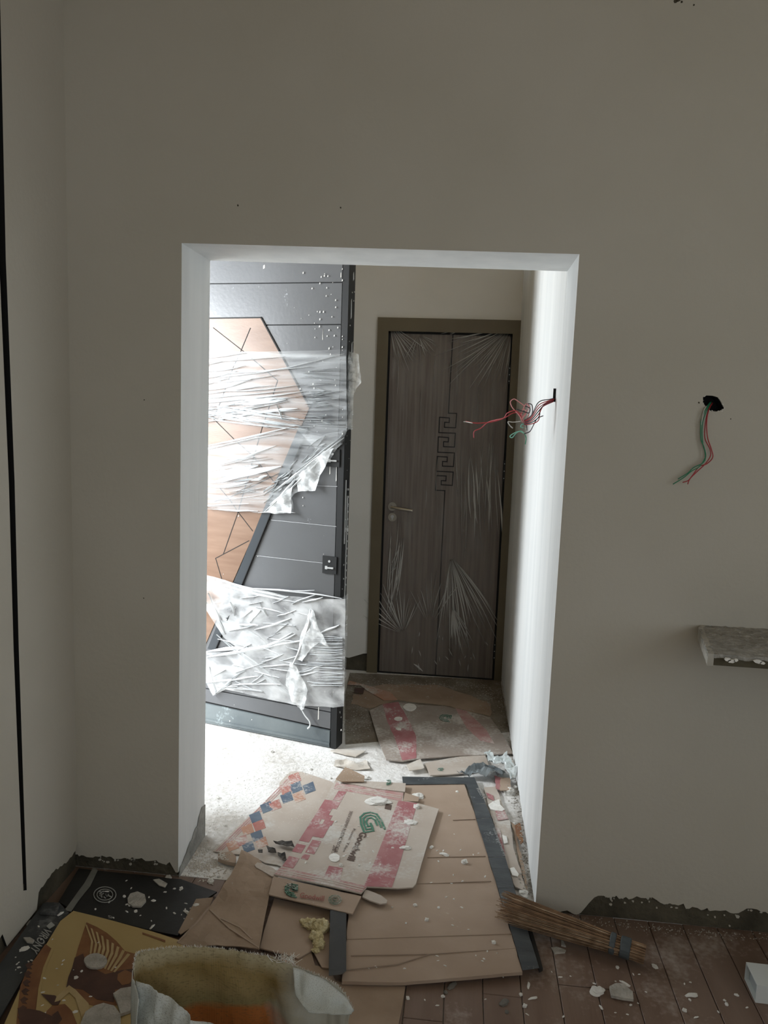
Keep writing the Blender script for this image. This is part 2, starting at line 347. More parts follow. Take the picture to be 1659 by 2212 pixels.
# ================================================================ THE SETTING
T = .269; XL, XR = -.905, .306; D = 2.2506; XC = -1.268; CEIL = 3.15; PCEIL = 2.78
FRONT = Frame((0, 0, 0), (1, 0, 0), (0, 0, 1))      # normal is -y, towards the camera
def jagline(x0, x1, zf, step=.012, amp=.006):
    out = []; x = x0; s = 1 if x1 > x0 else -1
    while (x-x1)*s < 0:
        out.append((x, zf(x)+random.uniform(-amp, amp)+.006*noise.noise(Vector((x*30, 1, 2))))); x += s*step*random.uniform(.6, 1.4)
    return out
# front wall of the near room: painted skin with a ragged bottom edge over a bare base
opening_top = [FRONT.px(394, 525), FRONT.px(1253, 549)]
outer = [(-1.62, CEIL), (-1.62, 0)]
lz = lambda x: .050+.012*noise.noise(Vector((x*9, 3, 0)))
outer += [(XC, .05)]+jagline(XC+.005, -.93, lz)+[(-.915, .018)]
outer += [(-.906, .018), opening_top[0], (opening_top[1][0], opening_top[1][1]), (XR+.002, .012)]
def rz(x):
    if x < .45: return .010
    if x < .50: return .010+(x-.45)*1.5
    return .078+.010*noise.noise(Vector((x*7, 5, 0)))-(.012 if .78 < x < .95 else 0)
outer += jagline(XR+.01, 1.25, rz)+[(1.26, .07), (2.62, .07), (2.62, CEIL)]
hole = [FRONT.px(x, y) for x, y in ((1520,858),(1528,854),(1542,855),(1552,858),(1558,866),(1562,874),(1566,882),(1560,887),(1548,889),(1538,888),(1530,884),(1526,878),(1520,870))]
wf = planar('wall_front', FRONT, outer, M['wall'], None, T, .09, None, holes=[hole], mats=[M['wall'], M['jamb']], edge_i=1)
tag(wf, kind='structure')
# keep only the jambs white: outer rim faces stay as they are; give the hole its own dark lining
mb = MB(); hc = (sum(h[0] for h in hole)/len(hole), sum(h[1] for h in hole)/len(hole))
mb.prism(FRONT, [(hc[0]+(a-hc[0])*1.02, hc[1]+(b-hc[1])*1.02) for a, b in hole], -.12, -.05)
for k in range(len(hole)):
    a, b = hole[k], hole[(k+1) % len(hole)]
    i = len(mb.v); s_ = .985
    ia = (hc[0]+(a[0]-hc[0])*s_, hc[1]+(a[1]-hc[1])*s_); ib = (hc[0]+(b[0]-hc[0])*s_, hc[1]+(b[1]-hc[1])*s_)
    mb.v += [FRONT.w(*ia, -.004), FRONT.w(*ib, -.004), FRONT.w(*ib, -.06), FRONT.w(*ia, -.06)]; mb.f.append((i, i+1, i+2, i+3))
mb.build('hole_lining', M['black'], wf)
# chipped plaster lip round the hole
mb = MB()
for k in range(22):
    t = random.random()*len(hole); k0 = int(t); a, b = hole[k0], hole[(k0+1) % len(hole)]; f_ = t-k0
    x = a[0]+(b[0]-a[0])*f_; z = a[1]+(b[1]-a[1])*f_
    mb.prism(FRONT, [(x+random.uniform(-.004, .004), z+random.uniform(-.003, .003)) for _ in range(3)], 0, .0012)
mb.build('chipped_lip', M['plaster'], wf)['kind'] = 'stuff'
base_l = MB().box((-1.62, .010, 0), (XL-.008, T-.01, .14)).build('bare_base', M['dark_base'], wf)
base_r = MB().box((XR+.008, .010, 0), (2.62, T-.01, .14)).build('bare_base', M['dark_base'], wf)
# peeled strip at the foot of the left jamb (bare grey cement showing, wider at the back)
JL = Frame((XL, 0, 0), (0, 1, 0), (0, 0, 1))
pl = [(0, 0), (T, 0), (T, .125)]+[(y, .125*(y/T)**1.4+.02+random.uniform(-.012, .014)) for y in (.25, .235, .22, .2, .185, .165, .15, .13, .11, .09, .07, .05, .03, .01)]
planar('peeled_plaster', JL, pl, M['grey_base'], wf, .002, .02, None, top=.003)
# flecks of paint left clinging along the ragged edge
mb = MB()
for k in range(70):
    x = random.uniform(.47, 1.22) if k < 50 else random.uniform(XC+.03, -.93); z = (rz(x) if k < 50 else lz(x))-abs(random.gauss(0, .014)); r = random.uniform(.0015, .006)
    if x > .78 and random.random() < .6: r *= 1.5
    if z > .006: mb.prism(Frame((0, .0095, 0), (1, 0, 0), (0, 0, 1)), [(x+r*random.uniform(.5, 1.4)*math.cos(q*1.26), z+r*random.uniform(.4, 1.2)*math.sin(q*1.26)) for q in range(5)], 0, .003)
mb.build('paint_flecks', M['wall'], wf)['kind'] = 'stuff'
# spots and scuffs on the wall face
mb = MB()
for (x, y, r) in ((515,444,2.2),(737,449,2.2),(1461,3,5),(1466,1,4),(1474,4,2.5),(1580,905,1.5),(1511,870,2),(1500,11,2),(313,864,1.6),(312,1292,1.6),(1345,2036,1.2)):
    a, b = FRONT.px(x, y); r *= .0014
    mb.prism(FRONT, [(a+r*random.uniform(.6, 1.3)*math.cos(q*1.05), b+r*random.uniform(.5, 1.2)*math.sin(q*1.05)) for q in range(6)], 0, .0006)
mb.build('dark_specks', M['dark_base'], wf)['kind'] = 'stuff'

# left wall of the near room with the thin vertical slot cut in it
LEFT = Frame((XC, 0, 0), (0, -1, 0), (0, 0, 1))     # a = -y, h>0 is towards +x?  checked below
hs = 1 if LEFT.n.x > 0 else -1
sl = [(-at(x, y, 0, XC).y, at(x, y, 0, XC).z) for x, y in ((2,180),(8,200),(14,560),(33,1040),(42,1400),(60,1922),(56,1924),(52,1915),(36,1400),(26,1040),(7,560),(2,300))]
zt = CEIL
slot = [(sl[5][0]+.002, sl[5][1]), (sl[4][0]+.000, sl[4][1]), (sl[3][0], sl[3][1]), (sl[2][0], sl[2][1]), (sl[1][0], 2.9), (sl[1][0]+.034, 2.9), (sl[2][0]+.031, sl[2][1]), (sl[3][0]+.028, sl[3][1]), (sl[4][0]+.026, sl[4][1]), (sl[5][0]+.020, sl[5][1]+.01)]
lo = [(0, CEIL), (0, .10)]+[(a, .075+.02*noise.noise(Vector((a*9, 1, 7)))+random.uniform(-.004, .004)) for a in [k*.013 for k in range(1, 20)]]+[(.26, .02), (.42, .012)]+[(a, .055+.02*noise.noise(Vector((a*8, 4, 7)))+random.uniform(-.004, .004)) for a in [.44+k*.014 for k in range(30)]]+[(.9, .05), (4.0, .05), (4.0, CEIL)]
wl = planar('wall_left', LEFT, lo, M['wall'], None, .03, .12, None, holes=[slot], top=.03, mats=[M['wall'], M['black']], edge_i=1)
tag(wl, kind='structure')
MB().box((XC-.30, -4.0, 0), (XC-.032, 0, CEIL)).build('slot_backing', M['black'], wl)
MB().box((XC-.03, -4.0, 0), (XC-.008, 0, .14)).build('bare_base', M['dark_base'], wl)

# other walls, ceiling
def struct(name, mb, m): return tag(mb.build(name, m), kind='structure')
struct('wall_rear', MB().box((XC-.3, -4.15, 0), (-.4, -4.0, CEIL)).box((1.9, -4.15, 0), (2.75, -4.0, CEIL)).box((-.4, -4.15, 0), (1.9, -4.0, .9)).box((-.4, -4.15, 2.5), (1.9, -4.0, CEIL)), M['bounce_wall'])
struct('added_rear_window', MB().box((-.4, -4.09, .9), (-.35, -4.03, 2.5)).box((1.85, -4.09, .9), (1.9, -4.03, 2.5)).box((-.35, -4.09, .9), (1.85, -4.03, .95)).box((-.35, -4.09, 2.45), (1.85, -4.03, 2.5)).box((.73, -4.08, .95), (.77, -4.04, 2.45)), M['dull_metal'])  # second window, added as an opening for the rear fill light
wr = MB().box((2.62, -4.0, 0), (2.77, -3.40, CEIL)).box((2.62, -1.80, 0), (2.77, T, CEIL)).box((2.62, -3.40, 0), (2.77, -1.80, .95)).box((2.62, -3.40, 2.65), (2.77, -1.80, CEIL))
struct('wall_right', wr, M['bounce_wall'])
win = struct('window_1', MB().box((2.66, -3.40, .95), (2.72, -3.35, 2.65)).box((2.66, -1.85, .95), (2.72, -1.80, 2.65)).box((2.66, -3.35, .95), (2.72, -1.85, 1.0)).box((2.66, -3.35, 2.60), (2.72, -1.85, 2.65)).box((2.67, -2.62, 1.0), (2.71, -2.58, 2.60)), M['dull_metal'])
struct('ceiling', MB().box((XC-.3, -4.15, CEIL), (2.77, T, CEIL+.12)), M['ceiling'])
# passage: right wall flush with the jamb, back wall, ceiling, entrance wall
PR = Frame((XR-.003, T, 0), (0, 1, 0), (0, 0, 1))   # normal +x; sheet extends to h
lo = [(0, PCEIL), (0, .012)]+[(a, .02+.05*abs(noise.noise(Vector((a*3.1, 2, 2))))+random.uniform(-.006, .008)) for a in [.02+.025*k for k in range(78)]]+[(D-T, .03), (D-T, PCEIL)]
wp = planar('wall_passage', PR, lo, M['jamb'], None, .03, .12, None, top=.030)
for v in wp.data.vertices:       # the wall runs on from the slightly leaning jamb without a step
    q = v.co+wp.location; k = 1-(q.y-T)/(D-T); v.co.x += k*(.0055+.0065*min(1.3, q.z/2.1))
tag(wp, kind='structure')
MB().box((XR+.010, T, 0), (XR+.16, D+.15, PCEIL)).build('bare_base', M['dark_base'], wp)
BACK = Frame((0, D, 0), (1, 0, 0), (0, 0, 1))
fo = [BACK.px(822, 685), BACK.px(1128, 696), BACK.px(1083, 1467), BACK.px(790, 1452)]
FX0, FX1, FZ = -.535, .304, 2.178
lo = [(-1.75, PCEIL), (-1.75, .06)]+[(x, .085+random.uniform(-.012, .012)) for x in [-1.7+.03*k for k in range(36)]]+[(-.60, .10), (-.56, .115), (FX0+.02, .12), (FX0+.02, FZ-.01), (FX1+.05, FZ-.01), (FX1+.05, PCEIL)]
wb = planar('wall_back', BACK, lo, M['back_wall'], None, .02, .15, None, top=0)
tag(wb, kind='structure')
MB().box((-1.75, D+.012, 0), (FX0+.02, D+.2, PCEIL)).box((FX0+.02, D+.012, FZ), (.46, D+.2, PCEIL)).build('bare_base', M['dark_base'], wb)
struct('ceiling_passage', MB().box((-1.75, T, PCEIL), (.46, D+.2, PCEIL+.1)), M['ceiling'])
EX = -1.55
we = MB().box((EX-.2, T, 0), (EX, .44, PCEIL)).box((EX-.2, 1.40, 0), (EX, D+.2, PCEIL)).box((EX-.2, .44, 2.52), (EX, 1.40, PCEIL))
struct('wall_entrance', we, M['wall'])
struct('floor_landing', MB().box((-4.5, -1.5, -.12), (EX-.2, 3.5, -.02)), M['cement'])
# floor: bare dusty cement in the passage, brown planks in the near room
fl = tag(MB().box((EX-.2, .012, -.12), (2.77, D+.2, 0)).box((XC-.3, -4.15, -.12), (2.77, .012, -.012)).build('floor', M['cement']), kind='structure')
pw = .1085; k0 = -15
for k in range(k0, 10):
    x0 = .345+pw*k
    if x0+pw < XC or x0 > 1.25: continue
    cuts = [0.0-random.uniform(.30, .85)] ; cuts = [0.0, cuts[0], -1.5]
    for y1, y0 in zip(cuts, cuts[1:]):
        dz = random.uniform(-.0008, .0008); bx = MB(); g = .0011; e = .0015
        a = (x0+g, y0+g, -.012); b = (x0+pw-g, y1-g+(.011 if y1 == 0 else 0), dz)
        bx.v = [Vector(p) for p in ((a[0],a[1],-.012),(b[0],a[1],-.012),(b[0],b[1],-.012),(a[0],b[1],-.012),(a[0],a[1],dz-e),(b[0],a[1],dz-e),(b[0],b[1],dz-e),(a[0],b[1],dz-e),(a[0]+e,a[1]+e,dz),(b[0]-e,a[1]+e,dz),(b[0]-e,b[1]-e,dz),(a[0]+e,b[1]-e,dz))]
        bx.f = [(0,1,5,4),(1,2,6,5),(2,3,7,6),(3,0,4,7),(4,5,9,8),(5,6,10,9),(6,7,11,10),(7,4,8,11),(8,9,10,11)]
        bx.build('plank', M['plank'], fl)
# a low threshold of rough mortar under the front of the walls and along the passage wall
def rubble(name, pts, n, smin, smax, m, parent=None, spread=.02, zoff=0):
    """a heap of crumbs too small to count, one mesh"""
    V = []; Fc = []
    for _ in range(n):
        t = random.random()*(len(pts)-1); k = int(t); a = Vector(pts[k]); b = Vector(pts[k+1]); p = a+(b-a)*(t-k)
        x = p.x+random.gauss(0, spread); y = p.y+random.gauss(0, spread)
        r = random.uniform(smin, smax)*random.random()**.6+smin*.4; z = surf(x, y)+r*.25+zoff; i = len(V); th = random.random()*6
        for (dx, dy, dz) in ((1,0,0),(0,1,0),(-1,0,0),(0,-1,0),(0,0,1),(0,0,-.3)):
            q = Vector((dx*random.uniform(.6, 1.3), dy*random.uniform(.5, 1.1), dz*random.uniform(.3, .7)))*r
            c_, s_ = math.cos(th), math.sin(th); V.append((x+q.x*c_-q.y*s_, y+q.x*s_+q.y*c_, z+q.z))
        Fc += [(i,i+1,i+4),(i+1,i+2,i+4),(i+2,i+3,i+4),(i+3,i,i+4),(i+1,i,i+5),(i+2,i+1,i+5),(i+3,i+2,i+5),(i,i+3,i+5)]
    return obj(name, V, Fc, m, parent)

# ================================================================ INNER DOOR
d1 = empty('door_1', ((FX0+FX1)/2, D, 0), kind='structure')
def bk(x, y, h=0): return BACK.px(x, y, h)
FW = .066
fr_ = MB().fbox(BACK, FX0, 0, FX0+FW, FZ, -.10, .018).fbox(BACK, FX1-.045, 0, FX1, FZ, -.10, .018).fbox(BACK, FX0+FW, FZ-.078, FX1-.045, FZ, -.10, .018)
fr_.build('door_frame', M['frame_brown'], d1)
MB().fbox(BACK, FX0+FW, .002, FX0+FW+.012, FZ-.078, -.08, .004).fbox(BACK, FX1-.057, .002, FX1-.045, FZ-.078, -.08, .004).fbox(BACK, FX0+FW, FZ-.090, FX1-.045, FZ-.078, -.08, .004).fbox(BACK, FX0+FW, .0, FX1-.045, .008, -.08, .003).build('gap_shade_strip', M['black'], d1)  # black strips painted in as the shade round the leaf
LX0, LX1, LZ1 = FX0+FW+.012, FX1-.057, FZ-.090
leaf = MB().fbox(BACK, LX0, .008, LX1, LZ1, -.06, -.004).build('door_leaf', M['door_wood'], d1)
mb = MB(); H0 = -.004
cr3 = lambda pts: [bk(740+x*.3255, 540+y*.3255, H0) for x, y in pts]
key = [(738,548),(707,1083),(762,1085),(755,1180),(680,1177),(682,1143),(712,1145),(714,1115),(648,1110),(643,1212),(753,1216),(747,1308),(674,1305),(675,1272),(706,1274),(708,1245),(640,1240),(636,1342),(747,1347),(740,1437),(667,1434),(668,1403),(698,1405),(699,1374),(633,1370),(628,1468),(739,1474),(733,1562),(659,1558),(660,1530),(690,1532),(692,1500),(627,1497),(622,1594),(683,1597)]
kp = cr3(key)+[bk(740+620*.3255, 1000+1412*.3255, H0)]
mb.line(BACK, kp, .0062, H0-.001, H0+.0030); mb.build('key_pattern_groove', M['groove'], leaf)
# lever handle and lock rose
hx, hz = bk(849, 1094); rx, rz_ = bk(849, 1117)
hd = MB().disc(BACK, hx, hz, .026, H0, .008, 24).build('door_handle', M['steel'], d1); hd['label'] = 'brushed steel lever handle on a round rose'
e1 = bk(893, 1101)
MB().tube([BACK.w(hx, hz, .005), BACK.w(hx, hz, .045)], .009, 10).tube(spline([BACK.w(hx-.004, hz, .045), BACK.w(hx+.03, hz-.004, .052), BACK.w(e1[0]-.02, e1[1]+.002, .05), BACK.w(e1[0], e1[1], .046)], 5), .0085, 10).build('lever', M['steel'], hd)
kh = MB().disc(BACK, rx, rz_, .026, H0, .006, 24).build('lock_rose', M['steel'], d1)
MB().disc(BACK, rx, rz_+.004, .010, .006, .010, 14).fbox(BACK, rx-.003, rz_-.016, rx+.003, rz_, .006, .009).build('keyhole', M['dull_metal'], kh)
for (py0, py1, px) in ((790,830,1110),(995,1040,1097),(1385,1425,1068)):
    a0 = bk(px, py0); a1 = bk(px, py1); x = LX1+.004
    hg = MB().fbox(BACK, x-.006, a1[1], x+.010, a0[1], -.01, .012).tube([BACK.w(x+.002, a1[1], .012), BACK.w(x+.002, a0[1], .012)], .007, 8).build('hinge', M['leaf_dark'], d1)
    mb = MB()
    for q in (.15, .5, .85): mb.disc(BACK, x+.001, a1[1]+(a0[1]-a1[1])*q, .003, .018, .0205, 8)
    mb.build('screw', M['dull_metal'], hg)
# protective film over the leaf: a thin wrinkled sheet and its raised creases
ff = lambda a, b: .006*max(0, noise.noise(Vector((a*9, b*2.2, 3.3))))+.002
cut = [(LX0+.012, .35), (LX1-.03, .30), (LX1-.03, LZ1-.012), (LX0+.012, LZ1-.012)]
fm = planar('protective_film', BACK, [(LX0+.012, .012), (LX1-.03, .012), (LX1-.03, LZ1-.012), (LX0+.012, LZ1-.012)], M['film_door'], d1, .0004, .03, ff, top=H0+.002, one_sided=True, smooth=True)
mb = MB()
def crease(x0, y0, x1, y1, w, fr=BACK, h=0.004, m_=None, hh=.004):
    """a narrow raised fold: tapered tent along a line"""
    a = Vector(fr.px(x0, y0, h)); b = Vector(fr.px(x1, y1, h)); t = b-a; L_ = t.length
    if L_ < 1e-4: return
    t /= L_; q = Vector((-t.y, t.x)); n = 5; i = len(mb.v); bend = random.uniform(-.03, .03)*L_
    for k in range(n+1):
        s = k/n; ww = w*math.sin(math.pi*min(.97, max(.03, s)))**.7/2; c = a+t*(L_*s)+q*(bend*math.sin(math.pi*s)+random.uniform(-.15, .15)*w)
        mb.v += [fr.w(*(c-q*ww), h), fr.w(*c, h+hh), fr.w(*(c+q*ww), h)]
    for k in range(n):
        j = i+3*k; mb.f += [(j, j+1, j+4, j+3), (j+1, j+2, j+5, j+4)]
def fan(cx, cy, ang0, ang1, r0, r1, n, w):
    for k in range(n):
        th = math.radians(ang0+(ang1-ang0)*(k+random.uniform(.2, .8))/n); a = r0*random.uniform(.8, 1.3); b = r1*random.uniform(.6, 1.0)
        crease(cx+a*math.cos(th), cy+a*math.sin(th), cx+b*math.cos(th), cy+b*math.sin(th), random.uniform(.5, 1.3)*w)
fan(843, 700, 35, 84, 15, 120, 14, .005); fan(905, 722, 20, 120, 8, 60, 10, .005); fan(1108, 705, 95, 170, 20, 190, 22, .0055)
fan(1010, 705, 150, 185, 10, 60, 6, .005)
for k in range(16): crease(990+k*6+random.uniform(-4, 4), 915+random.uniform(0, 130), 985+k*6+random.uniform(-6, 20), 1070+random.uniform(0, 160), random.uniform(.004, .010))
for k in range(15): crease(843+random.uniform(0, 40), 1090+random.uniform(30, 150), 838+random.uniform(-4, 30), 1220+random.uniform(0, 130), random.uniform(.004, .008))
fan(975, 1200, 52, 100, 10, 220, 24, .007); fan(872, 1370, 200, 300, 10, 120, 16, .006); fan(930, 1355, 60, 130, -20, -130, 10, .006)
fan(978, 1310, 55, 95, 5, 110, 12, .007)
for k in range(14): x = random.uniform(845, 1070); y = random.uniform(730, 1100); crease(x, y, x-random.uniform(0, 4), y+random.uniform(40, 110), .003)
for k in range(16):
    x = random.uniform(845, 1060); y = random.uniform(1360, 1440); crease(x, y, x+random.uniform(-6, 9), y+random.uniform(5, 18), .006)
crease(895, 1434, 915, 1450, .012)
fcz = mb.build('film_creases', M['film_crease'], fm); fcz['kind'] = 'stuff'

# ================================================================ SECURITY DOOR LEAF (standing open into the passage)
A = at(727.5, 1619); B = at(446, 1563); U = (B-A).normalized()
LEAF = Frame(A, -U, (0, 0, 1))        # a grows to the right (free edge), n towards the camera
if LEAF.n.y > 0: raise ValueError('leaf normal')
LW, LHT, LT = 1.02, 2.46, .072
d2 = empty('door_2', A+U*LW, kind='structure')
def lp(x, y, h=0): return LEAF.px(x, y, h)
core = MB().fbox(LEAF, -LW, .004, -.012, LHT, -LT+.006, -.006).build('leaf_core', M['groove'], d2)
eg = MB().fbox(LEAF, -.030, .002, 0, LHT, -LT, .002).build('free_edge', M['leaf_dark'], d2); eg['label'] = 'black free edge of the open door leaf'
EDGE = Frame(A, -LEAF.n, (0, 0, 1))   # the narrow edge face; n = to the right
mb = MB()
mb.fbox(EDGE, .022, 1.00, .030, 1.30, 0, .003).fbox(EDGE, .044, .72, .052, 1.22, 0, .003)
mb.build('lock_strip', M['dull_metal'], eg)
mb = MB()
for k in range(34): mb.disc(EDGE, random.uniform(.012, .066), random.uniform(.1, 2.4), random.uniform(.001, .004), 0, .002, 6)
for z in [.80+.035*k for k in range(14)]: mb.disc(EDGE, .048, z, .005, 0, .006, 8)
mb.disc(EDGE, .040, 1.065, .010, 0, .010, 12)
for z0, z1, a in ((1.86, 1.93, .05), (2.03, 2.12, .03), (2.2, 2.24, .045), (1.70, 1.74, .035)): mb.prism(EDGE, [(a, z0), (a+.008, z0+.01), (a+.004, z1), (a-.002, z1-.01)], 0, .0015)
mb.build('edge_marks', M['dull_metal'], eg)['kind'] = 'stuff'
# panel boards: horizontal bands cut by the wood field
gl = [[(461,613),(745,610)],[(461,703),(742,701)],[(649,962),(736,967)],[(649,1048),(735,1051)],[(586,1123),(734,1138)],[(554,1200),(698,1216)],[(450,1416),(724,1432)],[(450,1488),(722,1540)]]
def ext(l):       # a line across the leaf as z at both ends
    (a0, b0), (a1, b1) = lp(*l[0]), lp(*l[1]); s = (b1-b0)/(a1-a0); return b0+s*(-LW-a0), b0+s*(-.03-a0)
zs = [(LHT, LHT)]+[ext(l) for l in gl]+[(.125, .095)]
zs.sort(key=lambda q: -q[1])
for (p, q), (r, s) in zip(zs, zs[1:]):
    g = .0026
    pn = MB().prism(LEAF, [(-LW, p-g), (-LW, r+g), (-.034, s+g), (-.034, q-g)], -.006, 0).build('panel_board', M['leaf_grey'], d2)
br = MB().prism(LEAF, [(-LW, .118), (-LW, .006), (-.034, .006), (-.034, .088)], -.006, .004).build('bottom_rail', M['leaf_base'], d2); br['label'] = 'dusty bottom rail of the open door leaf'
MB().fbox(LEAF, -LW, .018, -.034, .030, .004, .009).build('rail_bead', M['leaf_base'], br)
mb = MB()
for l in gl[3:6]: mb.line(LEAF, [lp(*l[0]), lp(*l[1])], .0028, 0, .0008)
mb.build('pale_groove', M['light_line'], d2)
# wood field
wp_ = [lp(565, 686, .004), lp(670, 880, .004), lp(568, 1111, .004), lp(454, 1372, .004)]
k_ = (wp_[3][1]-wp_[2][1])/(wp_[3][0]-wp_[2][0])
wood = [(-LW, wp_[0][1]), wp_[0], wp_[1], wp_[2], (-LW, wp_[2][1]+k_*(-LW-wp_[2][0]))] if wp_[2][1]+k_*(-LW-wp_[2][0]) > .14 else [(-LW, wp_[0][1]), wp_[0], wp_[1], wp_[2], (wp_[2][0]+(.16-wp_[2][1])/k_, .16), (-LW, .16)]
wo = MB().prism(LEAF, wood, -.002, .004).build('wood_inlay', M['woodpanel'], d2); wo['label'] = 'orange brown wood field with fine angular grooves'
mb = MB().line(LEAF, [(-LW, wp_[0][1]), wp_[0], wp_[1]], .006, 0, .005); mb.build('inlay_outline', M['groove'], wo)
bl, br0, br1, bl1 = lp(568, 1111), lp(587, 1111), lp(468, 1404), lp(452, 1400)
up0, up1 = lp(650, 920), lp(668, 926)
mb = MB().prism(LEAF, [up0, up1, br0, br1, bl1, bl], 0, .010); mb.build('diagonal_bar', M['bar'], d2)['label'] = 'dark blue grey diagonal bar beside the wood field'
MB().line(LEAF, [up1, br0, br1], .004, .0, .0106).build('bar_line', M['groove'], d2)
mb = MB()
for pl_ in ([(462,708),(531,762),(601,822),(582,881),(567,926),(514,1111),(484,1196)], [(542,709),(520,762),(506,791),(477,870),(462,903)], [(462,904),(506,948),(548,985),(573,1016),(600,1050)],
            [(477,1055),(498,1080),(520,1112),(547,1147)], [(464,1083),(492,1077),(607,1021)], [(539,1168),(467,1206),(480,1250)]):
    mb.line(LEAF, [lp(x, y, .005) for x, y in pl_], .0032, .004, .0052)
mb.build('wood_groove', M['groove'], wo)
# lock plates with thumb turns
for (x0, y0, x1, y1) in ((699,1203,730,1237),(706,971,737,1007)):
    a, b = lp(x0, y1), lp(x1, y0)
    k = MB().fbox(LEAF, a[0], a[1], b[0], b[1], 0, .008).build('lock_plate', M['leaf_dark'], d2)
    cx, cz = (a[0]+b[0])/2, (a[1]+b[1])/2
    MB().fbox(LEAF, cx-.018, cz-.016, cx+.022, cz-.009, .008, .016).fbox(LEAF, cx-.020, cz-.020, cx-.008, cz-.005, .008, .014).disc(LEAF, cx, cz+.018, .006, .008, .011, 8).build('thumb_turn', M['dull_metal'], k)
# splashes of white plaster on the leaf
mb = MB()
for k in range(90):
    x = random.gauss(700, 30) if k < 60 else random.uniform(460, 740); y = random.uniform(580, 940) if k < 60 else random.uniform(1000, 1600)
    a, b = lp(min(x, 742), y); r = random.uniform(.0008, .0028); mb.prism(LEAF, [(a-r, b-r*2), (a+r, b-r), (a+r*.6, b+r*2), (a-r*.8, b+r)], .0042, .0052)
for (x, y, w, h) in ((570,581,4,9),(727,1040,2.5,42),(713,1025,2.5,24),(688,1555,3,28),(737,600,2,12),(698,735,1.5,24)):
    a, b = lp(x, y); a2, b2 = lp(x+w, y-h); mb.prism(LEAF, [(a, b), (a2, b+.004), (a2-.001, b2), (a+.001, b2-.003)], 0, .0012)
mb.build('plaster_splashes', M['plaster'], d2)['kind'] = 'stuff'
# stretch wrap, wound twice round the leaf and torn
wf1 = lambda a, b: .012+.006*noise.noise(Vector((a*3, b*22, 1)))+.004*noise.noise(Vector((a*12, b*40, 5)))
wf2 = lambda a, b: .016+.011*noise.noise(Vector((a*8, b*10, 2)))+.005*noise.noise(Vector((a*25, b*30, 8)))
def wpoly(px): return [lp(x, y, .012) for x, y in px]
up_px = [(440,758),(560,760),(690,757),(749,755),(751,930),(740,960),(700,985),(640,925),(590,928),(520,908),(440,895)]
upp = wpoly(up_px)
W1 = planar('stretch_wrap', LEAF, upp, M['wrap_u'], d2, .0004, .022, wf1, top=0, one_sided=True, smooth=True); W1['label'] = 'clear wrap wound tight round the upper leaf'
mid_px = [(440,962),(520,952),(590,932),(640,922),(700,940),(744,930),(738,962),(700,1010),(660,1050),(632,1075),(636,1108),(560,1108),(440,1096)]
W2 = planar('stretch_wrap', LEAF, wpoly(mid_px), M['wrap_u'], d2, .0004, .022, wf1, top=.006, one_sided=True, smooth=True, jag=.004); W2['label'] = 'loose torn wrap hanging below the upper winding'
low_px = [(440,1240),(520,1262),(620,1287),(700,1294),(749,1293),(745,1525),(722,1528),(640,1522),(560,1505),(490,1488),(462,1503),(440,1455),(440,1408),(500,1408),(532,1412),(485,1376),(460,1338),(440,1300)]
W3 = planar('stretch_wrap', LEAF, wpoly(low_px), M['wrap_l'], d2, .0004, .02, wf2, top=0, one_sided=True, smooth=True); W3['label'] = 'milky crumpled wrap round the lower leaf'
# wrap passing round the free edge
for (z0p, z1p, m_) in ((757, 925, 'wrap_u'), (1294, 1525, 'wrap_l')):
    t = lp(748, z0p)[1]; b = lp(748, z1p)[1]
    planar('edge_wrap', EDGE, [(-.006, t), (-.006, b), (LT+.001, b-.01), (LT+.001, t+.01)], M['wrap_u'], W1 if m_ == 'wrap_u' else W3, .0004, .02, lambda a, b_: .008+.004*noise.noise(Vector((a*20, b_*25, 4))), top=0, one_sided=True, smooth=True)
def folds(lines, wrap, seed, hh=.008):
    global mb; mb = MB(); random.seed(seed)
    for x0, y0, x1, y1, w in lines: crease(x0, y0, x1, y1, w, LEAF, .016, hh=hh)
    mb.build('fold', M['wrap_fold'], wrap)['kind'] = 'stuff'
L1 = []
random.seed(3)
for k in range(17):
    y = 768+k*8.2; L1.append((430, y+8+k*.5, 540+random.uniform(-60, 170), y-6+random.uniform(-5, 5)-k*.6, random.uniform(.004, .010)))
for k in range(15): L1.append((430, 868+k*2.6, 620+random.uniform(-40, 60), 905+k*1.8+random.uniform(-4, 4), random.uniform(.004, .008)))
L1 += [(460,818,745,764,.006),(455,845,660,830,.007),(456,862,640,858,.007),(500,872,620,862,.016),(520,868,600,860,.014),(560,890,645,882,.014),(460,895,650,886,.008),(600,875,612,905,.012)]
for k in range(40): y = random.uniform(800, 925); L1.append((random.uniform(640, 690), y, random.uniform(700, 748), y+random.uniform(-8, 8), random.uniform(.0015, .004)))
folds(L1, W1, 11)
L2 = [(440,966,640,920,.010),(440,975,620,935,.007),(440,1010,600,962,.012),(455,1028,560,1004,.03),(456,1045,610,1008,.030),(456,1052,540,1040,.016),(545,1038,580,1028,.016),(440,1094,540,1088,.008),(450,1099,560,1104,.010),
      (590,1064,745,945,.016),(600,1080,720,965,.010),(640,1020,742,940,.008),(575,1105,640,1035,.016),(625,1055,640,1030,.010),(560,1108,640,1108,.008),(585,1090,632,1060,.02)]
for k in range(26): x = random.uniform(560, 700); y = 1090-(x-560)*.95+random.uniform(-22, 22); L2.append((x, y, x+random.uniform(8, 30), y-random.uniform(4, 26), random.uniform(.003, .009)))
for k in range(14): y = random.uniform(985, 1090); L2.append((random.uniform(450, 520), y, random.uniform(540, 590), y-random.uniform(4, 20), random.uniform(.002, .004)))
folds(L2, W2, 12)
